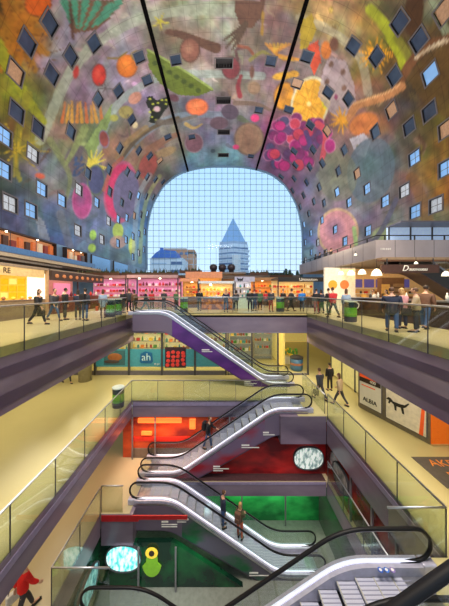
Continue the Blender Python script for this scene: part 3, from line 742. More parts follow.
# ================================================================== ESCALATORS
def smooth_path(pts, r=.55, k=6):
    P = [Vector(p) for p in pts]; out = [P[0]]
    for i in range(1, len(P)-1):
        a = P[i]+(P[i-1]-P[i]).normalized()*r; c = P[i]+(P[i+1]-P[i]).normalized()*r
        for j in range(k+1):
            t = j/k; out.append(a*(1-t)**2+P[i]*2*t*(1-t)+c*t*t)
    out.append(P[-1]); return out
stepme = None
def escalator(label, zu, zl, xu_end, xku, xkl, xl_end, yn, yf, side_mat, text=None, upper=None):
    global stepme
    T = empty('escalator', ((xku+xkl)/2, (yn+yf)/2, (zu+zl)/2), label=label, cat='escalator')
    O = Vector(T.location); sg = 1 if xkl > xku else -1
    def loc(x, z): return (x-O.x, z-O.z)
    Yn, Yf = yn-O.y, yf-O.y
    base = smooth_path([loc(xu_end, zu), loc(xku, zu), loc(xkl, zl), loc(xl_end, zl)])
    def off(dz): return [(p.x, p.y+dz) for p in base]
    # balustrades and handrails
    for y in (Yn, Yf):
        hr = smooth_path([(base[0].x+.1*sg, base[0].y+.95), loc(xku, zu+.95), loc(xkl, zl+.95), (base[-1].x-.1*sg, base[-1].y+.95)], .6)
        top = [(p.x, p.y) for p in hr]
        R = .36
        def cap(x, z, d): return [(x+d*R*math.sin(a), z-R+R*math.cos(a)) for a in [PI*k/9 for k in range(1, 10)]]
        c0 = cap(top[0][0], top[0][1], -sg); c1 = cap(top[-1][0], top[-1][1], sg)
        path = [(c0[-1][0]+.35*sg, c0[-1][1]-.02)]+c0[::-1]+top+c1+[(c1[-1][0]-.35*sg, c1[-1][1]-.02)]
        MB().tube([(x, y, z) for x, z in path], .046, RUBBER, 8, .038).build('handrail', T, True)
        # metal guide under the handrail
        MB().tube([(x, y, z-.045) for x, z in top], .016, DECK, 6).build('handrail_guide', T, True)
        up = [(p.x, p.y-.05) for p in hr]; 
        xs0 = [p.x for p in base]; zs0 = [p.y for p in base]
        if sg < 0: xs0, zs0 = xs0[::-1], zs0[::-1]
        dn = [(x, float(np.interp(x, xs0, zs0))+.18) for x, z in up]
        g = MB().strip_y(up, dn, y-.006, y+.006, GLASS)
        for c_ in (c0, c1):
            q_ = [(x, z) for x, z in c_]; tt = top[0] if c_ is c0 else top[-1]
            pl = [tt]+q_+[(tt[0], q_[-1][1])]; g.prism_y(pl, y-.006, y+.006, GLASS)
        g.build('balustrade_glass', T)
        # deck and inner skirt
        MB().strip_y(off(.22), off(.14), y-.13, y+.13, DECK).build('deck', T)
        ins = 1 if y == Yn else -1
        MB().strip_y(off(.14), off(-.12), y+ins*.10, y+ins*.13, DECK).build('skirt', T)
        MB().strip_y(off(.255), off(.222), y-.035, y+.035, LED).build('light_strip', T)
        for bx, bz, d in ((base[0].x, base[0].y, -sg), (base[-1].x, base[-1].y, sg)):
            MB().box(bx, bx+d*.32, y-.12, y+.12, bz, bz+.26, DECK).build('newel_base', T, bevel=.04)
    # steps
    if stepme is None:
        s_ = MB(); s_.box(-.2, .2, -.5, .5, -.04, 0, STEP); s_.box(-.2, -.17, -.5, .5, -.27, -.04, RISER)
        for k in range(12): s_.box(-.2, .2, -.48+k*.082, -.46+k*.082, 0, .006, RISER)
        s_.box(.18, .2, -.5, .5, 0, .008, mat('yellow_step_edge', (178, 176, 160), .5))
        stepme = s_.mesh('step')
    xs = [p.x for p in base]; zs = [p.y for p in base]
    if sg < 0: xs2, zs2 = xs[::-1], zs[::-1]
    else: xs2, zs2 = xs, zs
    n = int(abs(xl_end-xu_end)/.4)
    for k in range(1, n):
        x = min(xu_end, xl_end)+k*.4+.05-O.x
        o = bpy.data.objects.new('step', stepme); COL.objects.link(o); o.parent = T
        o.location = (x, (Yn+Yf)/2, float(np.interp(x, xs2, zs2))+.02); o.scale = (sg*1.0 if sg < 0 else 1, (yf-yn-.28), 1)
        if sg > 0: o.rotation_euler = (0, 0, PI)
    for bx, d in ((base[0].x, sg), (base[-1].x, -sg)):
        bz = base[0].y if bx == base[0].x else base[-1].y
        MB().box(bx, bx+d*.5, Yn+.12, Yf-.12, bz-.05, bz+.025, STEEL).build('landing_plate', T)
    # truss cladding
    lo = [(p.x, p.y-1.0) for p in base]; 
    up = off(.14)
    i0 = 1; i1 = len(base)-1
    depth = []
    for p in base:
        t = (p.y-(base[-1].y))/max(.01, base[0].y-base[-1].y)
        depth.append((p.x, max(p.y-1.05, base[-1].y-.3)))
    MB().strip_y(up, depth, Yn-.16, Yn-.10, side_mat).build('side_cladding', T)
    MB().strip_y(up, depth, Yf+.10, Yf+.16, side_mat).build('side_cladding', T)
    MB().strip_y([(x, z+.02) for x, z in depth], [(x, z-.03) for x, z in depth], Yn-.16, Yf+.16, DPURPLE).build('soffit', T)
    MB().strip_y(off(.145), off(.06), Yn-.175, Yn-.16, STEEL).build('edge_trim', T)
    MB().strip_y(off(-.2), off(-.26), Yn+.1, Yf-.1, DGREY).build('step_chain_cover', T)
    if upper:
        um, cut = upper; cut -= O.z
        A_ = [(a, b) for a, b in zip(up, depth) if a[1] > cut+.05]
        MB().strip_y([a for a, b in A_], [(b[0], max(b[1], cut)) for a, b in A_], Yn-.172, Yn-.161, um).build('upper_side_panel', T)
    if text:
        for (xx, dz, ws) in text:
            zz = float(np.interp(xx-O.x, xs2, zs2))+dz
            for r_, w_ in enumerate(ws):
                MB().box(xx-O.x, xx-O.x+w_, Yn-.185, Yn-.172, zz-r_*.1, zz-r_*.1+(.07 if r_ == 0 else .035), WHITE).build('lettering', T)
    return T
CLA = two_tone('violet_print', (66, 26, 100), (98, 48, 130), 'noise', .6, .3, .35, .65, (1, 1, 3))
CLB = two_tone('red_violet_print', (150, 26, 40), (112, 92, 118), 'noise', .45, .3, .42, .6, (1, 1, 2))
CLC = two_tone('green_grey_print', (14, 96, 56), (92, 88, 104), 'noise', .45, .3, .38, .5, (1, 1, 2))
CLD = mat('light_truss_panel', (178, 176, 190), .35, .3)
UPM = mat('mauve_grey_side_panel', (112, 98, 118), .3, noise=.06, scale=.6)
escalator('escalator with violet side panel descending from the left market floor edge to the shops', 0, L1, -5.75, -3.6, 3.1, 4.62, 15.95, 17.2, CLA, [(-1.2, -.62, [.5, .7]), (1.6, -.75, [.4, .8, .6])], upper=(UPM, -1.42))
escalator('escalator with red side panel carrying a person in blue jeans, below the violet one', L1, L2, 4.5, 2.75, -2.1, -3.85, 12.45, 13.7, CLB, [(-1.3, -.75, [.5, 1.0]), (-.35, -.6, [.35, .8, .5]), (1.1, -.5, [.4, .9]), (2.2, -.6, [.3, .6]), (3.3, -.55, [.3, .6])], upper=(UPM, -6.05))
escalator('escalator carrying two people down past the green wall', L2, L3, -3.82, -2.15, 2.65, 4.5, 10.85, 11.95, CLC, [(-2.6, -.7, [.3, .7, .7]), (-1.9, -.4, [.5, .4]), (1.3, -.6, [.4, .9])], upper=(UPM, -9.45))
escalator('nearest escalator with a large black handrail loop at lower right', L1, L2, 4.48, 2.75, -2.1, -4.1, 4.17, 5.4, CLD)
escalator('escalator at the lower left edge whose rounded handrail end just shows', L2, L3, -3.8, -2.15, 2.65, 4.5, 5.8, 7.0, CLD)
escalator('escalator in the bottom right corner of which only a thick black handrail shows', 0, L1, 5.75, 3.6, -3.1, -4.75, .5, 1.73, CLA)
# operation stickers on the near escalator's newel
T = empty('pictogram_strip', (3.62, 5.22, -4.47), label='row of three small blue round safety stickers on the nearest escalator end', cat='sticker')
for i, c in enumerate(((60, 100, 190), (60, 110, 200), (150, 130, 190))):
    MB().lathe([(.055, 0), (.055, .008)], mat('sticker_blue_%d' % i, c, .4), (-.13+i*.13, 0, 0), 16).build('sticker', T)
    MB().lathe([(.03, .008), (.03, .011)], WHITE, (-.13+i*.13, 0, 0), 12).build('sticker_symbol', T)
#--PART2--
# ================================================================== MARKET HALL WALLS
BLUEW = two_tone('blue_grey_printed_wall', (84, 112, 146), (118, 150, 176), 'noise', .3, .4, .35, .65)
struct('wall_left_upper', MB().box(-19.7, -19.36, -8, YF, 0, 7.22, BLUEW))
struct('wall_right_upper', MB().box(21.75, 22.1, -8, YF, 0, 7.22, BLUEW))
struct('trim_30', MB().box(-19.36, -18.2, -2, 31, 4.75, 4.95, GREY).box(-19.36, -17.4, -2, YF, 4.2, 4.4, mat('brown_beam', (100, 82, 66), .6)))
# upper floor shop windows on the left wall (lit rooms with shelves)
def upper_shop(name, label, y0, y1, z0, z1, cols, seed, cat='shop window', x=-19.3, side=1):
    T = empty(name, (x, (y0+y1)/2, z0), label=label, cat=cat); h = (y1-y0)/2; H = z1-z0
    rs = random.Random(seed)
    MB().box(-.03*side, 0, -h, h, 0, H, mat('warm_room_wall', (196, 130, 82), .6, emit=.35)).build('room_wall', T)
    f = MB(); f.box(0, .5*side, -h, h, H-.12, H, DBROWN).box(0, .5*side, -h-.06, -h, 0, H, DBROWN).box(0, .5*side, h, h+.06, 0, H, DBROWN).box(0, .5*side, -h, h, -.1, 0, GREY); f.build('frame', T)
    n = int((y1-y0)/.8)
    for k in range(n):
        yy = -h+.4+k*(2*h-.8)/max(1, n-1); c = rs.choice(cols)
        MB().box(.02*side, .22*side, yy-.27, yy+.27, 0.05, H*rs.uniform(.45, .8), c).build('shelf_display', T)
    for k in range(4): MB().box(.48*side, .5*side, -h+2*h*k/3-.03, -h+2*h*k/3+.03, 0, H-.1, DGREY).build('mullion', T)
    MB().lathe([(.07, 0), (.1, -.1)], LAMP, (.4*side, h*.4, H-.12), 10).build('spotlight', T)
    MB().lathe([(.07, 0), (.1, -.1)], LAMP, (.4*side, -h*.4, H-.12), 10).build('spotlight', T)
    return T
OC = [mat('display_orange', (224, 120, 60), .6, emit=.15), mat('display_red', (150, 60, 45), .6), mat('display_cream', (225, 200, 165), .6, emit=.2), mat('display_brown', (90, 58, 42), .6), mat('display_grey', (110, 105, 110), .6)]
upper_shop('upper_shop_window', 'long lit upper floor shop window with orange displays at far left', 18.5, 27.6, 5.55, 7.05, OC, 1)
upper_shop('upper_shop_window', 'second smaller upper floor shop window past the blue wall strip on the left', 29.5, 34, 5.4, 7.0, OC, 2)
tag(MB().box(-18.25, -18.2, 17, 35, 4.95, 5.5, mat('blue_lit_glass', (86, 128, 178), .2, emit=.12)).build('balcony_glass'), 'blue tinted glass balustrade along the upper floor on the left', 'balustrade')
for i, (y0, y1) in enumerate(((36, 42), (43.5, 50))):
    tag(MB().box(-19.32, -19.2, y0, y1, 4.7, 7.0, mat('pale_blue_window', (100, 155, 210), .2, emit=.15)).box(-19.345, -19.15, y0-.12, y0, 4.7, 7.1, DGREY).box(-19.345, -19.15, y0, y1, 7.0, 7.1, DGREY).build('upper_glass_panel'), ['large pale blue glass panel low on the left wall, nearer one', 'pale blue glass panel low on the left wall, farther one'][i], 'glass panel')

# right terrace block
TX, TY, TZ0, TZ1 = 9.6, 14.8, 3.6, 4.75
TP = mat('terrace_grey_panel', (160, 150, 154), .35, .25, scale=.7)
t_ = MB().box(TX, 21.7, TY, TY+.2, TZ0, TZ1, TP).box(TX, TX+.2, TY+.2, 29, TZ0, TZ1, TP).box(TX+.2, 21.7, 17.6, 29, TZ0+.02, TZ0+.3, CEIL).box(TX+.2, 11.5, TY+.2, 17.6, TZ0+.02, TZ0+.3, CEIL)
struct('floor_terrace', t_)
m = MB()
for k in range(1, 9): m.box(TX+1.2*k-.012, TX+1.2*k+.012, TY-.006, TY, TZ0, TZ1, DGREY)
for k in range(1, 11): m.box(TX-.006, TX, TY+1.3*k-.012, TY+1.3*k+.012, TZ0, TZ1, DGREY)
struct('trim_31', m)
T = empty('terrace_railing', (TX, TY, TZ1), label='black rail with posts on top of the grey terrace parapet', cat='railing')
MB().tube([(12.4, .1, .3), (.1, .1, .3), (.1, 14, .3)], .035, BLACK, 8).build('top_rail', T)
for k in range(7): MB().box(.6+k*1.85, .66+k*1.85, .07, .13, 0, .3, BLACK).build('post', T)
for k in range(7): MB().box(.07, .13, 1+k*2, 1.06+k*2, 0, .3, BLACK).build('post', T)
T = empty('terrace_lettering', (10.15, TY+.005, 4.13), label='small pale lettering on the grey terrace parapet', cat='sign')
for k, w_ in enumerate((.05, .09, .05, .07, .06, .08)): MB().box(-.25+k*.11, -.25+k*.11+w_, -.02, 0, 0, .12, mat('pale_lettering', (190, 185, 185), .5)).build('letter', T)
# glazed storefront seen above the terrace
T = empty('terrace_storefront', (17.5, 20, TZ0+.3), label='bright glazed storefront on the terrace at the right edge', cat='shop front')
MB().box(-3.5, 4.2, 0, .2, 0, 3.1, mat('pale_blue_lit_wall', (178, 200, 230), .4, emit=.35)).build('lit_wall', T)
for k in range(5): MB().box(-3.5+k*1.8, -3.42+k*1.8, -.1, 0, 0, 3.1, DGREY).build('mullion', T)
MB().box(-3.6, 4.2, -1.6, .1, 3.0, 3.1, GREY).build('canopy', T)
# soffit beam and fixtures
struct('trim_32', MB().box(9.0, 21, 13.75, 13.85, 3.3, 3.4, BROWN).box(9.6, 21.7, 14.2, 14.8, 3.42, 3.6, mat('soffit_tan', (150, 125, 98), .6)))

# ================================================================== STALLS
GOODS = []
def goods_mesh(kind, m):
    b = MB()
    if kind == 'box': b.box(-.11, .11, -.09, .09, 0, .2, m)
    elif kind == 'fruit': b.ball((0, 0, .1), .1, m, 8, 5)
    elif kind == 'bottle': b.lathe([(.06, 0), (.06, .2), (.025, .27), (.025, .34)], m, n=8)
    elif kind == 'ham': b.lathe([(.03, 0), (.1, .06), (.12, .18), (.06, .32), (.02, .42)], m, n=8)
    elif kind == 'jar': b.lathe([(.08, 0), (.08, .16), (.06, .19), (.065, .22)], m, n=10)
    elif kind == 'loaf': b.ball((0, 0, .09), (.125, .09, .09), m, 8, 5)
    return b.mesh(kind, kind not in ('box',))
KN = {'box': 'goods_box', 'fruit': 'fruit', 'bottle': 'bottle', 'ham': 'hanging_ham', 'jar': 'jar', 'loaf': 'bread_loaf'}
CATN = {'box': 'box', 'fruit': 'fruit', 'bottle': 'bottle', 'ham': 'ham', 'jar': 'jar', 'loaf': 'bread'}
_gm = {}
def put(kind, m, loc, label, group, rz=0, s=1):
    key = (kind, m.name)
    if key not in _gm: _gm[key] = goods_mesh(kind, m)
    o = bpy.data.objects.new(KN[kind], _gm[key]); COL.objects.link(o); o.location = loc; o.rotation_euler = (0, 0, rz); o.scale = (s, s, s)
    return tag(o, label, CATN[kind], group)
gm = {n: mat('goods_'+n, c, .5, emit=.08) for n, c in dict(yellow=(245, 200, 60), orange=(240, 140, 50), red=(200, 55, 45), green=(90, 150, 60), white=(235, 230, 215), brown=(150, 95, 55), pink=(225, 130, 150), wine=(110, 35, 45), teal=(70, 150, 140), dark=(60, 50, 45), gold=(235, 170, 70)).items()}
def stall(label, x0, x1, y, depth, h, back, counter, roof, kinds, cols, seed, gname, sign=None, light=60, lcol=(255, 220, 150), counter_h=1.05, rows=3, name='market_stall', nper=None, ch=True):
    """open stall facing the opening (towards -y)"""
    T = empty(name, ((x0+x1)/2, y, 0), label=label, cat='market stall'); w = (x1-x0)/2; rs = random.Random(seed)
    MB().box(-w, w, depth-.1, depth, 0, h-.2, back).build('back_wall', T)
    MB().box(-w-.03, w+.03, -.15, depth+.05, h-.2, h, roof).build('roof', T)
    if ch:
        c = MB().box(-w+.1, w-.1, 0, .7, 0, counter_h-.06, counter).box(-w+.05, w-.05, -.05, .75, counter_h-.06, counter_h, STEEL); c.build('counter', T)
    for sx_ in (-1, 1): MB().box(sx_*w-.05, sx_*w+.05, -.1, 0, 0, h-.2, DGREY).build('post', T)
    if sign:
        sm, txt, tm, sh = sign
        s_ = MB().box(-w-.03, w+.03, -.24, -.15, h-sh, h, sm).build('sign_board', T)
        if txt: text_mesh('lettering', txt, sh*1.0, tm, s_, facing_cam(w*.25, -.25, h-sh*.5))
    for r in range(rows):
        z = .8+r*(h-1.45)/2.6; MB().box(-w+.1, w-.1, depth-.45, depth-.1, z, z+.04, mat('pale_shelf', (210, 185, 145), .5)).build('shelf', T)
        n = nper or max(3, int((x1-x0)/.36))
        for k in range(n):
            kd = rs.choice(kinds); cn = rs.choice(cols)
            put(kd, gm[cn], (x0+.3+(x1-x0-.6)*k/max(1, n-1), y+depth-.27, z+.045), 'small %s among the goods on the shelves of the %s' % (CATN[kd], gname), '%s on the shelves of the %s' % (CATN[kd], gname), s=1.25 if kd != 'ham' else 1.0)
    if ch:
        n = nper or max(3, int((x1-x0)/.42))
        for k in range(n):
            kd = rs.choice([q for q in kinds if q != 'ham'] or ['box']); cn = rs.choice(cols)
            put(kd, gm[cn], (x0+.35+(x1-x0-.7)*k/max(1, n-1), y+.3+rs.uniform(-.1, .1), counter_h+.002), 'small %s lying on the counter of the %s' % (CATN[kd], gname), '%s on the counter of the %s' % (CATN[kd], gname))
    for k in range(max(1, int((x1-x0)/2.2))):
        MB().lathe([(.05, .0), (.12, -.14), (.1, -.15)], LAMP, (-w+1+k*2.1, .4, h-.22), 10).build('spotlight', T)
    area('stall_light', ((x0+x1)/2, y+depth*.45, h-.3), (x1-x0)*.8, light, lcol, sy=depth*.5)
    return T
def SX(px, Y): return (px-CX)*Y/F
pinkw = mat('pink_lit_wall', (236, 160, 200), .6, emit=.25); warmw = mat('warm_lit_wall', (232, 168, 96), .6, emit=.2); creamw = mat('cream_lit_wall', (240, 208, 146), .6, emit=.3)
tanw = mat('tan_wall', (176, 130, 88), .6); roofg = mat('stall_roof_grey', (120, 108, 100), .7); roofb = mat('stall_roof_brown', (122, 88, 66), .7); salmon = mat('salmon_sign', (222, 150, 110), .6, emit=.1); blk = mat('black_sign', (30, 28, 30), .5)
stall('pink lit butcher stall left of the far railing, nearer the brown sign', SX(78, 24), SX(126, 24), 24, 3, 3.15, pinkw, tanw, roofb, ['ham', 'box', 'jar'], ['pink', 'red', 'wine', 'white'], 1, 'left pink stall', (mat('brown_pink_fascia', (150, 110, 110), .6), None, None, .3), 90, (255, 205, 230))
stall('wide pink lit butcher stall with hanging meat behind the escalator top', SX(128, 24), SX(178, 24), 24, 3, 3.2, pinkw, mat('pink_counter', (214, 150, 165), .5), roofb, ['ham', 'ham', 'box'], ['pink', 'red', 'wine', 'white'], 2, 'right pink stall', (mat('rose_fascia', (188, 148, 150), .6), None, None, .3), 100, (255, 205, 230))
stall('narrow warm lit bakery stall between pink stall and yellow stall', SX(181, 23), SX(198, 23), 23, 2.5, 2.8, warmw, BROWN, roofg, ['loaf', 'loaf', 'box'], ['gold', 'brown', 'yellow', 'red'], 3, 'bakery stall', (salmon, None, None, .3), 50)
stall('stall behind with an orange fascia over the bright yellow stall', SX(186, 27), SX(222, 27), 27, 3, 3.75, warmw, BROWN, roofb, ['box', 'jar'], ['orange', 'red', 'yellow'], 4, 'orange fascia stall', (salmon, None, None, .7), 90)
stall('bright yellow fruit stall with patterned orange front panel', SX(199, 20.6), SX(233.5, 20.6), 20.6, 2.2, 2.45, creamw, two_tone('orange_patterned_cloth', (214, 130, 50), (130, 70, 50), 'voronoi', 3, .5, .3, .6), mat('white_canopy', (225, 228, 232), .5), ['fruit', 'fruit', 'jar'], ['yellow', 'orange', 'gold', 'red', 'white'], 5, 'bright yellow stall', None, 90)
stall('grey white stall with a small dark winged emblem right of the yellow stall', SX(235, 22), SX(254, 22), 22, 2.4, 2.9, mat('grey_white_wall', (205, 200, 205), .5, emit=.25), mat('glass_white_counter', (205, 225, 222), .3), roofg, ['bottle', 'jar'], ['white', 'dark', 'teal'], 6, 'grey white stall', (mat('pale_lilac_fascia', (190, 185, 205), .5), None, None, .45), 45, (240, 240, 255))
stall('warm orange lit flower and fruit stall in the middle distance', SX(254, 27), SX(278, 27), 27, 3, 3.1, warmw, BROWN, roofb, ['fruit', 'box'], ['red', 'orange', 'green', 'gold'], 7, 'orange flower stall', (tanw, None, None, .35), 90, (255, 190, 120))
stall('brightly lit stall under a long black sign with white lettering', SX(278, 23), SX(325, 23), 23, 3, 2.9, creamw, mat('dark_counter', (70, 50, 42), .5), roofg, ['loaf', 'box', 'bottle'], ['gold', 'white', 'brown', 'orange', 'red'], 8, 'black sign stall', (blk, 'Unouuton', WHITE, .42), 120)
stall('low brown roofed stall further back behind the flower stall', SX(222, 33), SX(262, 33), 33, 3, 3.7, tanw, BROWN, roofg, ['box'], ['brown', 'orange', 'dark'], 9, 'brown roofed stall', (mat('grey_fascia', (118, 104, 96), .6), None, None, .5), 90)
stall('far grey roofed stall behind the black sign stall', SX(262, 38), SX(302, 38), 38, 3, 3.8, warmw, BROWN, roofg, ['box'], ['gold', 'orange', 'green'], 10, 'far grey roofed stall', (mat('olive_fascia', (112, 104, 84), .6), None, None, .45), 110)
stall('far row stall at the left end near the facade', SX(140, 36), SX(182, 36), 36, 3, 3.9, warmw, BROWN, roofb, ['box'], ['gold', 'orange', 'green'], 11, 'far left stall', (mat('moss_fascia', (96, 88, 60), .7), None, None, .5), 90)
# small emblem on the grey white stall
_g = [o for o in bpy.data.objects if str(o.get('label', '')).startswith('grey white stall')][0]
T = _g; MB().prism_y([(x-.42, z+2.62) for x, z in [(-.32, .22), (-.05, .05), (0, .2), (.05, .05), (.32, .22), (.2, -.12), (.04, -.05), (0, -.25), (-.04, -.05), (-.2, -.12)]], -.28, -.245, blk).build('winged_emblem', T)
# three round roof ventilators
for i, px in enumerate((213.5, 222.3, 231.3)):
    x = SX(px, 28.5); T = empty('roof_ventilator', (x, 28.5, 3.76), label=['leftmost', 'middle', 'rightmost'][i]+' of the three dark round roof ventilators on the stall roofs', cat='ventilator')
    MB().lathe([(.3, 0), (.3, .35), (.44, .4), (.46, .8), (.3, .92)], mat('dark_ventilator', (62, 50, 56), .5), n=16).build('drum', T, True)
    MB().lathe([(.34, .92), (.36, .96), (.05, 1.05)], DGREY, n=16).build('cap', T)
struct('trim_33', MB().box(SX(205, 28.5), SX(245, 28.5), 27.5, 30, 3.55, 3.76, roofg).box(SX(160,45), SX(300,45), 45, 46, 3.4, 4.6, mat('far_terrace_band', (118, 112, 108), .6)))
# planters along the roofs
for i, (px0, px1, Y, z) in enumerate([(78, 120, 25.5, 3.2), (122, 150, 27, 3.25), (150, 178, 26, 3.22), (180, 202, 31, 3.9), (250, 268, 34, 3.85), (270, 292, 40, 3.9)]):
    a, b_ = SX(px0, Y), SX(px1, Y); T = empty('planter', ((a+b_)/2, Y, z), label=['long planter with dry brown herbs on the left pink stall roof', 'planter with olive plants between the two pink stall roofs', 'planter with green plants above the wide pink stall', 'planter with reddish plants above the bakery stall', 'planter on the roof of the brown roofed stall', 'planter on the far grey roofed stall roof'][i], cat='planter')
    MB().box(a-(a+b_)/2, b_-(a+b_)/2, -.25, .25, 0, .35, BROWN).build('trough', T)
    m = MB(); rs = random.Random(i)
    for k in range(int((b_-a)*9)):
        x = rs.uniform(a, b_)-(a+b_)/2; hh = rs.uniform(.2, .6); m.add([(x-.07, rs.uniform(-.2, .2), .3), (x+.07, rs.uniform(-.2, .2), .3), (x+rs.uniform(-.15, .15), rs.uniform(-.2, .2), .35+hh)], [(0, 1, 2)], OLV if k % 3 else DGRN)
        m.ball((x, 0, .38), .12, OLV if k % 2 else DGRN, 5, 3)
    m.build('foliage', T)

# --- left side stalls (front line x = -11.5, facing right)
T = empty('corner_shop', (-11.5, 12.5, 0), label='bright yellow lit shop with orange wall squares at the left edge', cat='shop')
MB().box(-.1, 0, -7, 3.3, 0, 1.05, mat('taupe_counter', (128, 112, 92), .5)).box(-.12, .03, -7, 3.3, 1.05, 1.1, STEEL).build('counter', T)
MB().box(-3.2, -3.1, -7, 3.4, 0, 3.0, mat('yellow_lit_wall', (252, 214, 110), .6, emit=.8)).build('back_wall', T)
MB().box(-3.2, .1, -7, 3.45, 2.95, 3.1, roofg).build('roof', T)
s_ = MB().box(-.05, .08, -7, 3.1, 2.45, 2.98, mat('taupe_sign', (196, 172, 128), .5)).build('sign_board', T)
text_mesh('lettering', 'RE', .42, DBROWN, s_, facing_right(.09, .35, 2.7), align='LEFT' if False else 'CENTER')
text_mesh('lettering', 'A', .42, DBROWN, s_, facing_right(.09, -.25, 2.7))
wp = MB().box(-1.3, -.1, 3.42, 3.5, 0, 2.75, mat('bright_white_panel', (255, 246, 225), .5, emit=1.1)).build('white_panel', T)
MB().box(-.08, .04, 3.38, 3.56, 0, 3.0, mat('tan_post', (170, 140, 110), .5)).build('post', T)
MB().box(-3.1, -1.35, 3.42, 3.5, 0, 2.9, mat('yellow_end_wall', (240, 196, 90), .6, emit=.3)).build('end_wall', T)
og = mat('orange_square', (250, 172, 30), .5, emit=.5)
for i in range(3):
    for j in range(3): MB().box(-3.0+i*.56, -2.54+i*.56, 3.36, 3.42, 1.12+j*.46, 1.5+j*.46, og if (i+j) % 3 or j == 1 else mat('pale_square', (250, 225, 150), .5, emit=.4)).build('wall_square', T)
for k in range(12): put('fruit' if k % 2 else 'loaf', gm[['yellow', 'gold', 'orange', 'brown'][k % 4]], (-11.75-(k % 3)*.0+.2, 8.6+k*.6, 1.102), 'yellow or brown food piece on the counter of the corner shop at left', 'food on the corner shop counter')
area('stall_light', (-13, 11.5, 2.9), 2, 150, (255, 225, 150), sy=7)
area('stall_light', (-10.4, 13.5, 3.9), 1.5, 60, (255, 225, 160), sy=8)
T = empty('delicatessen_stall', (-11.5, 20, 0), label='long delicatessen stall under a dark brown sign behind the standing shoppers at left', cat='market stall')
s_ = MB().box(-.1, .08, -3.7, 3.6, 2.35, 3.0, DBROWN).build('sign_board', T)
for k in range(9): MB().ball((.1, -3.2+k*.78, 2.66), (.02, .22, .14), mat('sign_ochre', (170, 110, 70), .5, emit=.1), 8, 4).build('sign_motif', s_)
MB().box(-.9, 0, -3.6, 3.5, 0, 1.15, mat('dark_red_counter', (92, 48, 40), .4)).build('counter', T)
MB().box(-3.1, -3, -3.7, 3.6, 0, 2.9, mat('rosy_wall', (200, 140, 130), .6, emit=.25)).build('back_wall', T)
MB().box(-3.1, 0, -3.7, 3.6, 2.95, 3.1, roofg).build('roof', T)
MB().box(-2.95, -2.85, -1.3, 0, 1.3, 2.3, mat('mint_board', (120, 190, 165), .5, emit=.3)).build('mint_board', T)
MB().box(-2.95, -2.85, .8, 3, 1.2, 2.3, mat('pink_board', (235, 150, 190), .5, emit=.4)).build('pink_board', T)
for k in range(14): put('ham' if k % 2 else 'jar', gm[['wine', 'red', 'pink', 'white', 'brown'][k % 5]], (-11.9, 16.8+k*.48, 1.152), 'piece of cured meat or jar on the counter of the delicatessen stall', 'goods on the delicatessen counter')
area('stall_light', (-13, 20, 2.9), 2, 90, (255, 215, 190), sy=6)
# duct and hanging lamps, left
struct('trim_34', MB().box(-12.6, -11.9, 5, 24, 3.55, 3.75, mat('grey_duct', (140, 130, 118), .5)).box(-16, -15.8, 5, 24, 3.9, 4.1, MATS['grey_duct']))

# --- right side shop
T = empty('coffee_bar', (9.4, 13.5, 0), label='dark bar counter with a white initial behind the right railing', cat='bar counter')
MB().box(0, .6, -4.2, 3.8, 0, 1.12, mat('bar_dark_brown', (58, 42, 38), .35)).box(-.05, .65, -4.25, 3.85, 1.12, 1.18, STEEL).box(.6, 3.2, 3.2, 3.8, 0, 1.12, MATS['bar_dark_brown']).build('counter', T)
MB().box(-1.1, -.06, 2.2, 2.8, 0, 1.12, MATS['bar_dark_brown']).box(-1.15, -.05, 2.15, 2.85, 1.12, 1.18, STEEL).build('counter_end', T)
text_mesh('lettering', 'D', .75, WHITE, T, facing_cam(-.62, 2.18, .58), shear=.3)
T2 = empty('hanging_sign', (10.7, 13.45, 2.62), label='dark brown hanging sign with white script letters at upper right', cat='sign')
MB().box(-1.65, 1.6, 0, .12, 0, .46, mat('sign_dark_brown', (70, 44, 36), .5)).build('board', T2)
text_mesh('lettering', 'D', .46, WHITE, T2, facing_cam(-.35, -.02, .24), shear=.35); text_mesh('lettering', 'auuveuuu', .27, WHITE, T2, facing_cam(.38, -.02, .2), shear=.3)
for sx_ in (-1.3, 1.3): MB().box(sx_-.02, sx_+.02, .04, .08, .46, .82, DGREY).build('hanger', T2)
T = empty('cafe_wall', (9.9, 19.5, 0), label='white cafe wall with two orange round pictures right of the black sign stall', cat='shop wall')
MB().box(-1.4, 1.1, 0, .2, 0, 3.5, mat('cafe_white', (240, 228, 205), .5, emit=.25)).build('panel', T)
for k, (xx, c) in enumerate(((-.75, (228, 160, 50)), (.2, (232, 128, 70)))):
    m = MB(); n = 24; m.prism_y([(xx+.36*math.cos(2*PI*j/n), 2.12+.36*math.sin(2*PI*j/n)) for j in range(n)], -.04, 0, mat('round_picture_%d' % k, c, .5, emit=.2)); m.build('round_picture', T)
T = empty('kitchen_unit', (13.2, 20.5, 0), label='warm lit kitchen wall with shelves and menu screens behind the bar', cat='kitchen')
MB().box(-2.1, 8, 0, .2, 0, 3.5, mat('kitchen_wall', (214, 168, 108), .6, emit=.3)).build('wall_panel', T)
for k in range(5): MB().box(-1.9+k*1.0, -1.1+k*1.0, -.1, 0, 1.9, 2.6, mat('menu_screen', (86, 78, 140), .3, emit=.5)).build('menu_screen', T)
for k in range(3): MB().box(-1.9, 3.5, -.4, 0, .9+k*.45, .94+k*.45, WHITE).build('shelf', T)
for k in range(24): put(['bottle', 'jar', 'box'][k % 3], gm[['white', 'brown', 'gold', 'dark', 'red'][k % 5]], (11.5+(k % 12)*.42, 20.3, .945+.45*(k//12)), 'small container on the kitchen shelves behind the bar at right', 'containers on the kitchen shelves')
for k in range(9): put(['bottle', 'jar', 'box'][k % 3], gm[['white', 'dark', 'gold'][k % 3]], (9.75, 10.3+k*.75, 1.182), 'small container standing on the dark bar counter at right', 'containers on the bar counter')
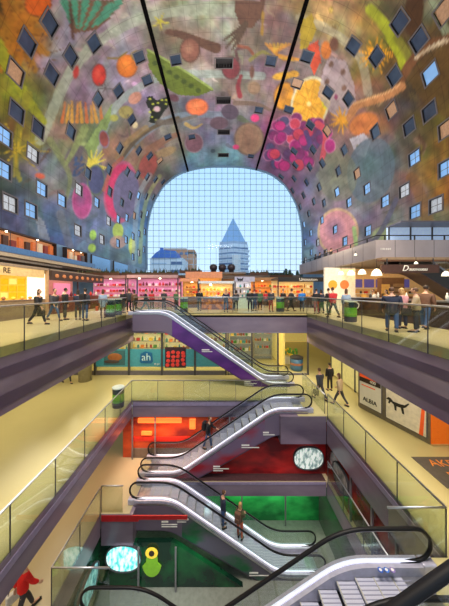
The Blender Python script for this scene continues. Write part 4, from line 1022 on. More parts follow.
T = empty('display_cabinet', (12.9, 17.9, 0), label='tall wooden cabinet with a framed yellow picture below the hanging sign', cat='cabinet')
MB().box(-.85, 0.85, 0, .5, 0, 2.6, mat('cabinet_wood', (120, 84, 56), .5)).build('body', T)
MB().box(-.85, -.25, -.03, 0, 1.4, 2.1, mat('framed_yellow', (214, 160, 80), .5, emit=.2)).build('picture', T)
for k in range(3): MB().box(.0, .8, -.03, 0, 1.2+k*.35, 1.45+k*.35, mat('cabinet_drawer', (166, 128, 90), .5)).build('drawer', T)
def pendant(x, y, z, r, label, ztop=3.6):
    T = empty('pendant_lamp', (x, y, z), label=label, cat='lamp')
    MB().lathe([(r*.15, r*1.3), (r*.35, r*1.2), (r*.75, r*.8), (r, 0), (r*.95, 0), (r*.7, r*.7), (r*.2, r*1.05)], mat('lamp_shade_white', (250, 240, 215), .5, emit=1.2), n=16).build('shade', T, True)
    MB().ball((0, 0, r*.35), r*.35, LAMP, 8, 5).build('bulb', T); MB().tube([(0, 0, r*1.2), (0, 0, ztop-z)], .012, BLACK, 5).build('cord', T)
pendant(SX(376.5, 12.8), 12.8, 2.42, .27, 'large white dome pendant lamp left of the dark hanging sign', 3.3)
pendant(SX(351, 17), 17, 2.72, .27, 'white dome pendant lamp between the round pictures and the menu screens')
pendant(SX(362, 16.5), 16.5, 2.75, .27, 'white dome pendant lamp over the bar near the menu screens')
pendant(SX(341, 18.5), 18.5, 2.85, .22, 'small pendant lamp above the two round pictures')
pendant(SX(326, 20), 20, 2.9, .22, 'small pendant lamp at the end of the white cafe wall', 3.6)
pendant(SX(416, 13.3), 13.3, 3.1, .1, 'small conical spotlight above the dark hanging sign', 3.5)
pendant(SX(446, 12.8), 12.8, 2.4, .2, 'pendant lamp at the right edge above the bar', 3.3)
pendant(SX(355.5, 14.5), 14.5, 3.75, .09, 'tiny spotlight on the terrace edge above the bar', 4.0)
area('bar_light', (12, 17.5, 3.4), 5, 150, (255, 215, 150), sy=4)
area('bar_light', (8.3, 12, 3.3), 1.0, 110, (255, 220, 160), sy=7)
escalator('escalator rising behind the dark hanging sign at the right edge', 3.9, 0, 11.6, 12.9, 18.4, 20.2, 15.6, 16.8, DGREY)

# ================================================================== SHOP LEVEL FRONTS
TEAL = mat('teal_window_film', (62, 142, 158), .35, emit=.08); YW = mat('yellow_lit_room', (240, 214, 120), .6, emit=.35)
SY = 18.0
def SZ(py, Y): return EYE-(py-CY)*Y/F
T = empty('supermarket_front', (-6.2, SY, L1), label='glazed supermarket front with teal film and food pictures below the far railing', cat='shop front')
x0, x1 = SX(95, SY)+6.2, SX(226, SY)+6.2; zb = .05
MB().box(x0-1.6, x1, 0, .06, 0, .32, GREY).build('plinth', T)
for px in (95, 129, 162, 195, 226): MB().box(SX(px, SY)+6.2-.07, SX(px, SY)+6.2+.07, -.05, .1, 0, 3.9, DGREY).build('mullion', T)
MB().box(x0-1.6, x1, -.02, .1, 3.6, 4.1, DGREY).build('header', T)
MB().box(x0, x1, .02, .04, .32, 3.6, GLASS).build('glass', T)
zt = 1.95
MB().box(x0, SX(163, SY)+6.2, 0, .02, .62, zt, TEAL).build('window_film', T)
MB().box(SX(163, SY)+6.2, x1, 0, .02, .62, zt, TEAL).build('window_film', T)
p = MB().box(SX(165, SY)+6.2, SX(186, SY)+6.2, -.03, 0, .55, 2.1, mat('picture_dark', (48, 22, 40), .5)).build('tomato_picture', T)
rs = random.Random(4)
for i in range(16):
    cx_, cz_ = SX(168, SY)+6.2+.38*(i % 4)+rs.uniform(-.05, .05), .8+.3*(i//4)+rs.uniform(-.05, .05)
    MB().ball((cx_, -.04, cz_), (.15, .03, .14), mat('printed_tomato', (214, 52, 48), .5, emit=.1), 10, 5).build('printed_tomato', p)
p = MB().box(SX(104, SY)+6.2, SX(125, SY)+6.2, -.03, 0, .75, 1.85, mat('picture_teal_dark', (50, 100, 112), .5)).build('bread_picture', T)
MB().ball((SX(115, SY)+6.2, -.04, 1.35), (.55, .03, .3), mat('printed_bread', (150, 92, 48), .5), 14, 6).build('printed_bread', p)
MB().ball((SX(112, SY)+6.2, -.05, 1.02), (.6, .03, .14), mat('printed_plate', (70, 60, 60), .5), 14, 6).build('printed_plate', p)
lg = empty('logo', (SX(146.5, SY)+6.2, -.03, 1.32)); lg.parent = T
BL = mat('logo_blue', (8, 96, 150), .4)
MB().prism_y([(-.5, -.32), (-.42, .3), (-.05, .46), (.42, .34), (.5, -.3), (.36, -.44), (-.38, -.42)], -.02, .02, BL).build('logo_shield', lg)
text_mesh('logo_letters', 'ah', .78, mat('logo_white', (190, 225, 235), .5), lg, facing_cam(0, -.035, .02))
text_mesh('small_lettering', 'to go', .2, WHITE, T, facing_cam(SX(157, SY)+6.2, -.02, .85))
T = empty('clear_shop_front', (2.6, SY, L1), label='clear glazed shop front with grey shelves right of the violet escalator', cat='shop front')
for px in (228, 252, 278, 308): MB().box(SX(px, SY)-2.6-.05, SX(px, SY)-2.6+.05, -.05, .1, 0, 3.9, DGREY).build('mullion', T)
MB().box(SX(228, SY)-2.6, SX(308, SY)-2.6, -.03, .1, 0, .12, GREY).build('plinth', T)
MB().box(SX(228, SY)-2.6, SX(308, SY)-2.6, -.03, .1, 3.6, 4.1, DGREY).build('header', T)
MB().box(SX(228, SY)-2.6, SX(278, SY)-2.6, 0, .02, .12, 3.6, GLASS).build('glass', T)
struct('wall_back_shops', MB().box(-18, 20, 29.7, 30, L1, -.62, YW))
struct('wall_back_market', MB().box(-18, SX(85, SY), 23.7, 23.9, L1, -.62, mat('brown_back_wall', (120, 98, 70), .6)).box(SX(280, 20.5), SX(280, 20.5)+.15, 19.5, 29.7, L1, -.62, YW))
# supermarket shelves seen through the glass
GC = ['white', 'red', 'orange', 'yellow', 'green', 'brown', 'teal']
for si, (px0, px1, Y) in enumerate([(98, 128, 21), (131, 161, 22), (164, 194, 21.5), (197, 226, 22), (230, 252, 21), (254, 272, 22)]):
    a, b_ = SX(px0, Y), SX(px1, Y); T = empty('shelf_unit', ((a+b_)/2, Y, L1), label=['shelf unit behind the bread picture window', 'shelf unit behind the window with the blue logo', 'shelf unit behind the tomato picture window', 'shelf unit behind the violet escalator top', 'grey shelf unit behind the clear shop front, left one', 'grey shelf unit behind the clear shop front, right one'][si], cat='shelf')
    w = (b_-a)/2; cm = mat('shelf_grey', (190, 185, 170), .5)
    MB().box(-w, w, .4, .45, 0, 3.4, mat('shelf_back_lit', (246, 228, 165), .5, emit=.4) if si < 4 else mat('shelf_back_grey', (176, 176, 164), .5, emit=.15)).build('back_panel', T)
    for s_ in (-1, 1): MB().box(s_*w-.03, s_*w+.03, 0, .42, 0, 3.4, cm).build('side_panel', T)
    for k in range(5):
        z = .35+k*.66; MB().box(-w, w, 0, .4, z, z+.04, cm).build('shelf', T)
        if k >= 1:
            for j in range(7): put(['box', 'bottle', 'jar'][(j+k) % 3], gm[GC[(j*3+k*2+si) % 7]], (a+.2+(b_-a-.4)*j/6, Y+.2, L1+z+.042), 'packaged item on the shelves inside the supermarket front, %s' % ['bread side', 'logo side', 'tomato side', 'behind the violet escalator', 'left clear window', 'right clear window'][si], 'groceries on the shelves, %s' % ['bread side', 'logo side', 'tomato side', 'behind the violet escalator', 'left clear window', 'right clear window'][si], s=min(1.3, (b_-a-.4)/6/.235))
area('supermarket_light', (-5, 20, -.8), 10, 330, (255, 232, 160), sy=2.5); area('supermarket_light', (3, 20, -.8), 6, 170, (255, 236, 180), sy=3)
T = empty('blue_recycling_bin', (SX(296.5, 19.2), 19.2, L1), label='round blue grey bin with dark top on the yellow floor behind the escalators', cat='bin')
MB().lathe([(.42, 0), (.5, .1), (.5, .95)], mat('bin_blue', (64, 108, 140), .4), n=20).build('body', T, True); MB().lathe([(.52, .95), (.52, 1.05), (.3, 1.15)], DGREY, n=20).build('lid', T); MB().lathe([(.505, .45), (.505, .62)], mat('bin_label', (170, 110, 80), .4), n=20).build('band', T)
T = empty('flower_stand', (SX(293, 21), 21, L1), label='low stand with green plants behind the blue bin on the shop level', cat='plant stand')
MB().box(-.8, .4, -.3, .3, 0, .6, WHITE).build('bench', T)
m = MB(); rs = random.Random(2)
for i in range(30): m.ball((rs.uniform(-.75, .35), rs.uniform(-.25, .25), .75+rs.uniform(0, .5)), .12, gm['green'] if i % 3 else gm['yellow'], 6, 4)
m.build('foliage', T)
# right side: wall pieces, billboards
struct('wall_right_shops', MB().prism_z([(7.56, 13.0), (8.6, 9.84), (8.9, 9.9), (8.5, 13.2), (7.6, 13.2)], L1, -2.1, mat('taupe_wall', (128, 118, 100), .5)).box(8.6, 20, 9.84, 10.0, L1, -2.1, MATS['taupe_wall']))
d = Vector((8.6-7.56, 9.84-13.0)).normalized(); base_ = Vector((7.56, 13.0)); nrm = Vector((d.y, -d.x))
nrm = -nrm if nrm.x > 0 else nrm
LW = (Vector((8.6, 9.84))-base_).length
def board(name, label, cat, u0, u1, z0, z1, m):
    c = base_+d*(u0+u1)/2*LW+nrm*.03; T = empty(name, (c.x, c.y, L1+z0), math.atan2(d.y, d.x), label=label, cat=cat)
    w = (u1-u0)*LW/2
    MB().box(-w-.04, w+.04, -.02, .02, -.04, z1-z0+.04, GREY).build('frame', T); 
    MB().box(-w, w, -.035, -.01, 0, z1-z0, m).build('face', T)
    return T, w, z1-z0
OR = mat('poster_orange', (240, 92, 34), .4, emit=.15)
T, w, h_ = board('poster', 'orange and white poster with dark letters on the right shop level wall', 'poster', .02, .38, .3, 2.6, WHITE)
MB().box(-w, w, -.045, -.035, h_*.62, h_, OR).build('orange_field', T); MB().box(-w, w, -.05, -.04, h_*.52, h_*.62, DBROWN).build('dark_strip', T)
MB().box(-w*.8, w*.6, -.05, -.045, h_*.86, h_*.88, WHITE).build('line', T); MB().box(-w*.8, w*.8, -.05, -.045, h_*.78, h_*.81, WHITE).build('line', T)
MB().box(-w*.8, w*.5, -.045, -.035, h_*.44, h_*.46, OR).build('line', T)
text_mesh('lettering', 'ALBIA', .3, BLACK, T, Matrix.Translation((0, -.045, h_*.14)) @ Matrix.Rotation(PI/2, 4, 'X'))
text_mesh('lettering', '400', .22, WHITE, T, Matrix.Translation((w*.3, -.055, h_*.58)) @ Matrix.Rotation(PI/2, 4, 'X'))
T, w, h_ = board('billboard', 'white billboard with a black running cat and an orange figure on the right wall', 'billboard', .46, .97, .25, 2.6, mat('billboard_white', (222, 212, 190), .4, emit=.1))
cat = [(-.52, .05), (-.4, .16), (-.3, .14), (-.2, .05), (.1, .06), (.3, .1), (.44, .24), (.48, .22), (.34, .02), (.24, -.05), (.28, -.3), (.2, -.3), (.14, -.08), (-.05, -.1), (-.05, -.3), (-.12, -.3), (-.16, -.08), (-.3, 0), (-.36, -.12), (-.42, -.1), (-.38, .03)]
MB().prism_y([(x*1.05-.3, z*1.05+h_*.36) for x, z in cat], -.05, -.036, BLACK).build('cat_silhouette', T)
MB().prism_y([(w*.7, 0), (w*.82, h_*.5), (w*.66, h_*.72), (w*.8, h_*.95), (w*.95, h_*.9), (w*.96, h_*.5), (w*.88, 0)], -.05, -.036, OR).build('orange_figure', T)
T = empty('orange_wall_panel', (9.3, 9.80, L1+.02), label='plain orange shop panel at the right edge of the shop level', cat='panel')
MB().box(-.68, 1.4, -.02, .02, .05, 2.6, mat('flat_orange', (232, 110, 22), .45, emit=.25)).build('face', T); MB().box(-.7, 1.42, -.05, 0, 0, .05, mat('panel_trim', (225, 170, 110), .4)).build('bottom_trim', T)
T = empty('glass_shop_front', (8.46, 15.7, L1), label='pale green glazed front along the right wall behind the walking couple', cat='shop front')
for k in range(4): MB().box(-.08, 0, -2.4+k*1.6, -2.3+k*1.6, 0, 3.8, DGREY).build('mullion', T)
MB().box(-.04, -.01, -2.4, 2.4, .1, 3.7, mat('pale_yellow_lit_glass', (222, 214, 150), .3, emit=.25)).build('lit_glass', T)
MB().box(-.06, -.04, .6, 1.5, 1.7, 3.0, mat('cyan_poster', (70, 160, 190), .4, emit=.2)).build('blue_poster', T)
MB().box(-.06, -.04, -.9, -.3, 1.5, 2.9, MATS['cyan_poster']).build('blue_poster', T)
T = empty('floor_mat', (8.2, 8.45, L1), label='grey floor mat with orange letters on the shop level floor at right', cat='mat')
MB().box(-.95, 1.3, -.8, .65, 0, .015, mat('mat_grey', (92, 84, 78), .8)).build('mat_base', T)
for r_ in range(2): text_mesh('lettering', ['AKEIN', 'EFEN'][r_], .5, mat('mat_orange', (232, 140, 50), .7), T, Matrix.Translation((.15, .28-r_*.62, .017)) @ Matrix.Rotation(-.05, 4, 'Z'), .002)

# bins
def bin_(x, y, z, label):
    T = empty('waste_bin', (x, y, z), label=label, cat='waste bin')
    MB().lathe([(.29, 0), (.3, .03), (.3, .28)], DGREY, n=20).build('base', T); MB().lathe([(.3, .28), (.3, .74)], mat('bin_green', (98, 170, 40), .4), n=20).build('green_band', T)
    MB().lathe([(.3, .74), (.3, 1.02)], mat('bin_dark_blue', (34, 52, 62), .4), n=20).build('body', T); MB().lathe([(.32, 1.02), (.32, 1.08), (.2, 1.12)], mat('bin_lid_white', (205, 215, 205), .4), n=20).build('lid', T)
bin_(6.85, 12.6, 0, 'green and dark waste bin behind the right railing near the bar')
bin_(SX(280, 18.7), 18.7, 0, 'green waste bin behind the middle of the far railing')
bin_(SX(184, 18.6), 18.6, 0, 'green waste bin behind the top of the violet escalator')
bin_(-6.85, 14.9, 0, 'green waste bin behind the left railing, nearer one')
bin_(-6.9, 16.1, 0, 'green waste bin behind the left railing, farther one')
bin_(-5.55, 13.1, L1, 'green waste bin at the corner of the shop level railing')

# ================================================================== PEOPLE
def skin_mesh(name, verts, edges, radii, root, sub=1):
    me = bpy.data.meshes.new(name+'_src'); me.from_pydata([tuple(v) for v in verts], edges, []); o = bpy.data.objects.new(name+'_src', me); COL.objects.link(o)
    sk = o.modifiers.new('skin', 'SKIN'); sk.use_smooth_shade = True
    if not me.skin_vertices: 
        bpy.context.view_layer.objects.active = o
    lay = me.skin_vertices[0].data
    for i, r in enumerate(radii):
        lay[i].radius = r if hasattr(r, '__len__') else (r, r); lay[i].use_root = (i == root)
    s = o.modifiers.new('sub', 'SUBSURF'); s.levels = sub; s.render_levels = sub
    bpy.context.view_layer.update()
    out = bpy.data.meshes.new_from_object(o.evaluated_get(bpy.context.evaluated_depsgraph_get())); out.name = name
    bpy.data.objects.remove(o); bpy.data.meshes.remove(me)
    return out
def person_meshes(pose, fem=False):
    """returns dict of meshes; front is -y; height 1.72"""
    lean = pose.get('lean', 0); V = Vector
    pel = V((0, 0, .93)); ch = pel+V((0, -math.sin(lean)*.42, math.cos(lean)*.42)); nk = ch+V((0, -math.sin(lean)*.13-.01, .14)); hd = nk+V((0, -.02, .1))
    waist = pel.lerp(ch, .4)
    sw = .175 if fem else .2
    J = {}
    def d(a, l, out=0, side=1): return V((math.sin(out)*side*l, -math.sin(a)*l*math.cos(out), -math.cos(a)*l*math.cos(out)))
    for s, k in ((1, 'L'), (-1, 'R')):
        hip = pel+V((s*.095, 0, -.05)); a, kn = pose['leg'+k]; knee = hip+d(a, .42, .04, s); an = knee+d(a-kn, .40, 0, s); toe = an+V((0, -.17, -.03)) if an.z < .2 else an+V((0, -.12, -.1))
        sh = ch+V((s*sw, 0, .03)); a, el, out = pose['arm'+k]; elb = sh+d(a, .29, out, s); wr = elb+d(a+el, .25, pose.get('in', -.1) if el > .5 else 0, s)
        J[k] = (hip, knee, an, toe, sh, elb, wr, d(a+el, 1, pose.get('in', -.1) if el > .5 else 0, s))
    low = min(J['L'][2].z, J['R'][2].z)-.085
    sh_ = V((0, 0, -low))
    pts = [pel, waist, ch, nk, hd]; pts = [p+sh_ for p in pts]; pel, waist, ch, nk, hd = pts
    for k in J: J[k] = tuple([p+sh_ for p in J[k][:7]]+[J[k][7]])
    # body
    v = [pel, waist, ch, nk, hd+V((0, 0, 0))]; e = [(0, 1), (1, 2), (2, 3), (3, 4)]; r = [(.13, .1), (.115, .09), (.14, .1), (.05, .052), (.055, .055)]
    for k in 'LR':
        hip, knee, an, toe, sh, elb, wr, wd = J[k]; s = 1 if k == 'L' else -1
        b = len(v); v += [hip, knee, an, toe]; e += [(0, b), (b, b+1), (b+1, b+2), (b+2, b+3)]; r += [.078, .055, .038, .03]
        b = len(v); v += [sh, elb, wr]; e += [(2, b), (b, b+1), (b+1, b+2)]; r += [.055, .04, .026]
    body = skin_mesh('person_body', v, e, r, 0)
    bm = bmesh.new(); bm.from_mesh(body)
    def addball(c, rad, n=12, m=10, mi=0):
        ret = bmesh.ops.create_uvsphere(bm, u_segments=n, v_segments=m, radius=1, matrix=Matrix.Translation(c) @ Matrix.Diagonal((*rad, 1)))
        for f in {f for vv in ret['verts'] for f in vv.link_faces}: f.smooth = True; f.material_index = mi
    hc = hd+V((0, -.02, .085))
    addball(hc, (.074, .092, .112), 14, 12); addball(hc+V((0, -.03, -.06)), (.052, .055, .05)); addball(hc+V((0, -.098, -.012)), (.013, .02, .024), 8, 6)
    for s in (-1, 1):
        addball(hc+V((s*.075, .005, -.01)), (.01, .02, .03), 8, 6); addball(hc+V((s*.028, -.083, .012)), (.013, .01, .008), 8, 6, 1)
    addball(hc+V((0, -.083, -.055)), (.024, .01, .007), 8, 6, 2)
    # hands with palm, four fingers, thumb
    for k in 'LR':
        wr, wd = J[k][6], J[k][7].normalized(); s = 1 if k == 'L' else -1
        side = V((0, 1, 0)) if abs(wd.z) > .6 else V((1, 0, 0)); side = (side-wd*side.dot(wd)).normalized(); up = wd.cross(side)
        M = Matrix((side, up, wd)).transposed().to_4x4(); M.translation = wr+wd*.05
        ret = bmesh.ops.create_uvsphere(bm, u_segments=8, v_segments=6, radius=1, matrix=M @ Matrix.Diagonal((.04, .018, .055, 1)))
        for i in range(4):
            L = (.062, .075, .07, .055)[i]; st = wr+wd*.085+side*(-.027+.018*i)
            for q_ in range(2):
                dd = (wd+up*(.25+.5*q_)*(-s)).normalized(); Mt = Matrix.Translation(st+dd*L*.27) @ dd.to_track_quat('Z', 'Y').to_matrix().to_4x4()
                bmesh.ops.create_cone(bm, segments=6, radius1=.0095, radius2=.008, depth=L*.56, cap_ends=True, matrix=Mt); st = st+dd*L*.5
        st = wr+wd*.03-side*.03; dd = (wd*.7-side*.7).normalized()
        bmesh.ops.create_cone(bm, segments=6, radius1=.012, radius2=.009, depth=.07, cap_ends=True, matrix=Matrix.Translation(st+dd*.03) @ dd.to_track_quat('Z', 'Y').to_matrix().to_4x4())
    bm.to_mesh(body); bm.free()
    # jacket
    hem = pel+V((0, 0, -.1 if not pose.get('coat') else -.36))
    v = [ch+V((0, .0, .06)), ch, waist, pel+V((0, 0, .0)), hem]; e = [(0, 1), (1, 2), (2, 3), (3, 4)]
    wR = 1.12 if fem else 1.2; r = [(.09, .08), (.175*wR, .14), (.155*wR, .135), (.165*wR, .145), (.165*wR if not pose.get('coat') else .19*wR, .15)]
    for k in 'LR':
        sh, elb, wr = J[k][4:7]; b = len(v); v += [sh+V((0, 0, -.005)), elb, elb.lerp(wr, .93)]; e += [(1, b), (b, b+1), (b+1, b+2)]; r += [.088, .07, .052]
    jacket = skin_mesh('jacket', v, e, r, 1)
    v = [pel+V((0, 0, .05)), pel+V((0, 0, -.04))]; e = [(0, 1)]; r = [(.145, .115), (.15, .12)]
    for k in 'LR':
        hip, knee, an = J[k][:3]; b = len(v); v += [hip+V((0, 0, -.06)), knee, knee.lerp(an, .93)]; e += [(1, b), (b, b+1), (b+1, b+2)]; r += [.095, .068, .055]
    trousers = skin_mesh('trousers', v, e, r, 1)
    shoes = []
    for k in 'LR':
        sm = bmesh.new()
        an, toe = J[k][2:4]; c = (an+toe)/2+V((0, 0, -.035)); t = (toe-an).normalized()
        tilt = math.atan2(-(t.z+.17), -t.y) if an.z < .2 else .5
        bmesh.ops.create_uvsphere(sm, u_segments=10, v_segments=6, radius=1, matrix=Matrix.Translation(c) @ Matrix.Diagonal((.052, .14, .048, 1)))
        bmesh.ops.create_cube(sm, size=1, matrix=Matrix.Translation(c+V((0, .0, -.036))) @ Matrix.Diagonal((.085, .25, .025, 1)))
        me_ = bpy.data.meshes.new('shoe'); sm.to_mesh(me_); sm.free(); shoes.append(me_)
        for q_ in me_.polygons: q_.use_smooth = True
    hm = bmesh.new()
    bmesh.ops.create_uvsphere(hm, u_segments=14, v_segments=10, radius=1, matrix=Matrix.Translation(hc+V((0, .018, .02))) @ Matrix.Diagonal((.084, .094, .108, 1)))
    bmesh.ops.delete(hm, geom=[v_ for v_ in hm.verts if (v_.co.y < hc.y-.045 and v_.co.z < hc.z+.055) or v_.co.z < hc.z-.065], context='VERTS')
    if fem: bmesh.ops.create_uvsphere(hm, u_segments=12, v_segments=8, radius=1, matrix=Matrix.Translation(hc+V((0, .055, -.09))) @ Matrix.Diagonal((.09, .055, .17, 1)))
    hair = bpy.data.meshes.new('hair'); hm.to_mesh(hair); hm.free()
    for p in hair.polygons: p.use_smooth = True
    return dict(body=body, jacket=jacket, trousers=trousers, shoes=shoes, hair=hair, top=hc.z+.13, J=J, ch=ch)
POSES = {
 'stand': dict(legL=(.03, .02), legR=(-.04, .03), armL=(.05, .15, .12), armR=(0, .15, .12)),
 'walk': dict(legL=(.42, .12), legR=(-.35, .35), armL=(-.35, .3, .1), armR=(.38, .35, .1), lean=.05),
 'hold': dict(legL=(.02, .02), legR=(-.03, .05), armL=(.25, 1.35, .12), armR=(.2, 1.2, .12), **{'in': -.35}),
 'rail': dict(legL=(.08, .1), legR=(-.1, .04), armL=(.6, .8, .15), armR=(.6, .8, .15), lean=.22, **{'in': -.2}),
 'coat': dict(legL=(.1, .05), legR=(-.15, .1), armL=(.1, .3, .12), armR=(-.1, .3, .12), coat=True),
 'wide': dict(legL=(.25, .1), legR=(-.25, .1), armL=(.5, .9, .15), armR=(-.1, .4, .15), lean=.12)}
PM = {}
SKIN = mat('skin_tone', (206, 158, 130), .55, noise=.04); EYE_M = mat('eye_dark', (40, 30, 28), .3); LIP = mat('lip_rose', (150, 80, 75), .5)
CLO = {n: mat('cloth_'+n, c, .8, noise=.12, scale=30) for n, c in dict(black=(28, 27, 32), charcoal=(58, 58, 64), navy=(38, 44, 66), jeans=(66, 92, 138), lightjeans=(110, 140, 175), grey=(120, 122, 128), paleblue=(150, 170, 195), red=(190, 40, 50), brightred=(225, 25, 22), blue=(40, 120, 200), green=(70, 110, 70), brown=(104, 72, 54), beige=(184, 160, 128), orange=(214, 104, 70), white=(220, 218, 215), pink=(205, 150, 160), olive=(92, 90, 56), redtrouser=(160, 60, 50)).items()}
HAIR = {n: mat('hair_'+n, c, .6, noise=.2, scale=40) for n, c in dict(dark=(40, 28, 22), brown=(88, 58, 38), blond=(190, 150, 96), grey=(170, 165, 160)).items()}
def person(px, Y, z, pose, jk, tr, rz, label, fem=False, hair='dark', h=1.72, bag=None, group=None, x=None, wide=1.0):
    key = (pose, fem)
    if key not in PM: PM[key] = person_meshes(POSES[pose], fem)
    M = PM[key]; x = SX(px, Y) if x is None else x
    T = empty('person', (x, Y, z+.004), math.radians(rz), label=label, cat='person', group=group)
    s = h/M['top']; T.scale = (s*wide, s*wide, s)
    def piece(nm, me, ms):
        if not me.materials:
            for _ in range(3 if nm == 'body' else 1): me.materials.append(None)
        o = bpy.data.objects.new(nm, me); COL.objects.link(o); o.parent = T
        for i, m in enumerate(ms): o.material_slots[i].link = 'OBJECT'; o.material_slots[i].material = m
        return o
    piece('body', M['body'], [SKIN, EYE_M, LIP]); piece('jacket', M['jacket'], [CLO[jk]]); piece('trousers', M['trousers'], [CLO[tr]]); [piece('shoe', q_, [BLACK]) for q_ in M['shoes']]; piece('hair', M['hair'], [HAIR[hair]])
    if bag:
        nm, c = bag; ch = M['ch']; a = math.radians(rz)
        def W(v): return Matrix.Translation(T.location) @ Matrix.Rotation(a, 4, 'Z') @ Matrix.Scale(s, 4) @ v
        if nm == 'backpack':
            B = empty('backpack', W(Vector((0, ch.y+.25, ch.z-.3))), a, label='%s backpack worn by the %s' % (c, ' '.join(label.split()[:9])), cat='backpack')
            MB().box(-.15, .15, -.08, .1, -.06, .42, CLO[c]).build('pack', B, bevel=.05); MB().box(-.11, .11, .1, .15, 0, .2, CLO[c]).build('pocket', B, bevel=.02)
            for s_ in (-1, 1): MB().tube([(s_*.1, -.08, .38), (s_*.11, -.25, .42), (s_*.11, -.4, .25), (s_*.12, -.3, .02), (s_*.12, -.08, 0)], .018, BLACK, 5).build('strap', B)
        else:
            w_ = M['J']['L'][6]; B = empty('handbag', W(Vector((w_.x+.14, w_.y, w_.z-.45))), a, label='%s bag carried by the %s' % (c, ' '.join(label.split()[:9])), cat='bag')
            MB().box(-.07, .07, -.17, .17, 0, .28, CLO[c]).build('pouch', B, bevel=.03); MB().tube([(0, -.12, .27), (0, -.08, .42), (0, .08, .42), (0, .12, .27)], .012, BLACK, 5).build('strap', B)
    return T
P = person
P(38, 11.4, 0, 'walk', 'black', 'black', 90, 'person in black walking right past the white panel at left', True, 'brown', 1.7, ('bag', 'black'))
P(54, 12.9, 0, 'walk', 'charcoal', 'jeans', 70, 'person in charcoal jacket and jeans behind the woman in black', False, 'dark', 1.74)
P(65, 13.3, 0, 'stand', 'black', 'charcoal', 150, 'person in black standing beside the charcoal jacket walker', False, 'dark', 1.78)
P(78, 13.4, 0, 'hold', 'navy', 'charcoal', 200, 'person in navy coat standing behind the pair in jeans at left', True, 'dark', 1.68)
P(85, 12.9, 0, 'stand', 'charcoal', 'jeans', 180, 'person in dark jacket and blue jeans seen from behind at left', False, 'dark', 1.76, ('backpack', 'black'))
P(103, 14.3, 0, 'coat', 'paleblue', 'brown', 200, 'person in pale blue grey coat in front of the pink stall', True, 'brown', 1.72, ('bag', 'orange'))
P(123, 17.5, 0, 'stand', 'black', 'charcoal', 160, 'person in black left in the small group at the pink stall', False, 'dark', 1.74)
P(129, 18.2, 0, 'hold', 'charcoal', 'black', 200, 'person in charcoal in the middle of the group at the pink stall', False, 'brown', 1.8)
P(134.5, 17.6, 0, 'coat', 'brown', 'black', 190, 'person in brown coat right in the group at the pink stall', True, 'dark', 1.7)
P(145.5, 18.1, 0, 'walk', 'black', 'lightjeans', 100, 'person in black jacket and light jeans near the violet escalator top', False, 'dark', 1.76)
P(152, 20.5, 0, 'stand', 'red', 'black', 180, 'person in red top at the counter of the wide pink stall', True, 'dark', 1.68)
P(164, 19.8, 0, 'hold', 'charcoal', 'jeans', 170, 'person in charcoal before the right end of the pink stall', False, 'dark', 1.75)
P(176, 20.6, 0, 'stand', 'green', 'black', 150, 'person in green jacket near the bin behind the violet escalator', False, 'brown', 1.7)
P(199.5, 19.4, 0, 'hold', 'black', 'charcoal', 190, 'person in black with folded hands before the bright yellow stall', False, 'dark', 1.82)
P(226, 18.2, 0, 'rail', 'navy', 'jeans', 0, 'person in navy leaning at the middle of the far railing', False, 'dark', 1.78)
P(236, 19.7, 0, 'stand', 'charcoal', 'black', 180, 'person in charcoal before the grey white stall', True, 'dark', 1.68)
P(250, 18.8, 0, 'stand', 'black', 'black', 170, 'person in all black left in the pair right of the grey white stall', False, 'dark', 1.8)
P(254.6, 19.4, 0, 'stand', 'navy', 'jeans', 200, 'person in navy and jeans right in the pair near the grey white stall', False, 'brown', 1.78)
P(260, 20.6, 0, 'coat', 'green', 'black', 180, 'person in dark green coat before the orange flower stall', False, 'grey', 1.74)
P(266, 23.5, 0, 'stand', 'red', 'black', 180, 'person in red jacket further back by the flower stall', True, 'dark', 1.68)
P(271, 18.8, 0, 'stand', 'charcoal', 'redtrouser', 10, 'person in dark jacket and red trousers left of the green bin', False, 'dark', 1.8)
P(283, 19.8, 0, 'hold', 'black', 'olive', 30, 'person in black behind the green bin at the far railing', False, 'brown', 1.78)
P(291, 18.8, 0, 'walk', 'charcoal', 'black', 100, 'person in charcoal walking right of the green bin', False, 'dark', 1.8)
P(302, 18.6, 0, 'walk', 'blue', 'navy', 160, 'person in bright blue jacket under the black stall sign', False, 'dark', 1.78)
P(312, 16.8, 0, 'stand', 'black', 'redtrouser', 170, 'person in black with reddish trousers left in the trio at the railing corner', False, 'dark', 1.78, None, None, 6.75)
P(317, 17.4, 0, 'coat', 'navy', 'charcoal', 180, 'person in navy coat in the middle of the trio at the railing corner', True, 'dark', 1.72, None, None, 7.35)
P(322, 16.0, 0, 'stand', 'black', 'green', 200, 'person in black and green trousers right in the trio at the railing corner', False, 'dark', 1.8, None, None, 7.25)
P(331, 14.3, 0, 'walk', 'red', 'black', 190, 'person in red jacket and black trousers behind the right railing', False, 'brown', 1.84, None, None, 6.75)
P(343, 13.6, 0, 'stand', 'paleblue', 'grey', 150, 'person in pale blue coat behind the green bin at right', True, 'brown', 1.74, None, None, 7.15)
P(387, 9.5, 0, 'coat', 'navy', 'jeans', 150, 'person in padded navy coat, leftmost of the four near the right railing', False, 'brown', 1.76, None, None, 6.8, 1.28)
P(404, 10.2, 0, 'hold', 'pink', 'navy', 190, 'person with pink scarf coloured top between the navy and beige coats', True, 'blond', 1.74, None, None, 7.75, 1.2)
P(418, 9.3, 0, 'hold', 'beige', 'charcoal', 230, 'person in beige jacket near the right railing holding a bag', False, 'brown', 1.74, ('bag', 'black'), None, 7.6, 1.25)
P(434, 10.2, 0, 'wide', 'brown', 'jeans', 120, 'person in brown leather jacket bending at the right end', False, 'dark', 1.86, None, None, 8.7, 1.2)
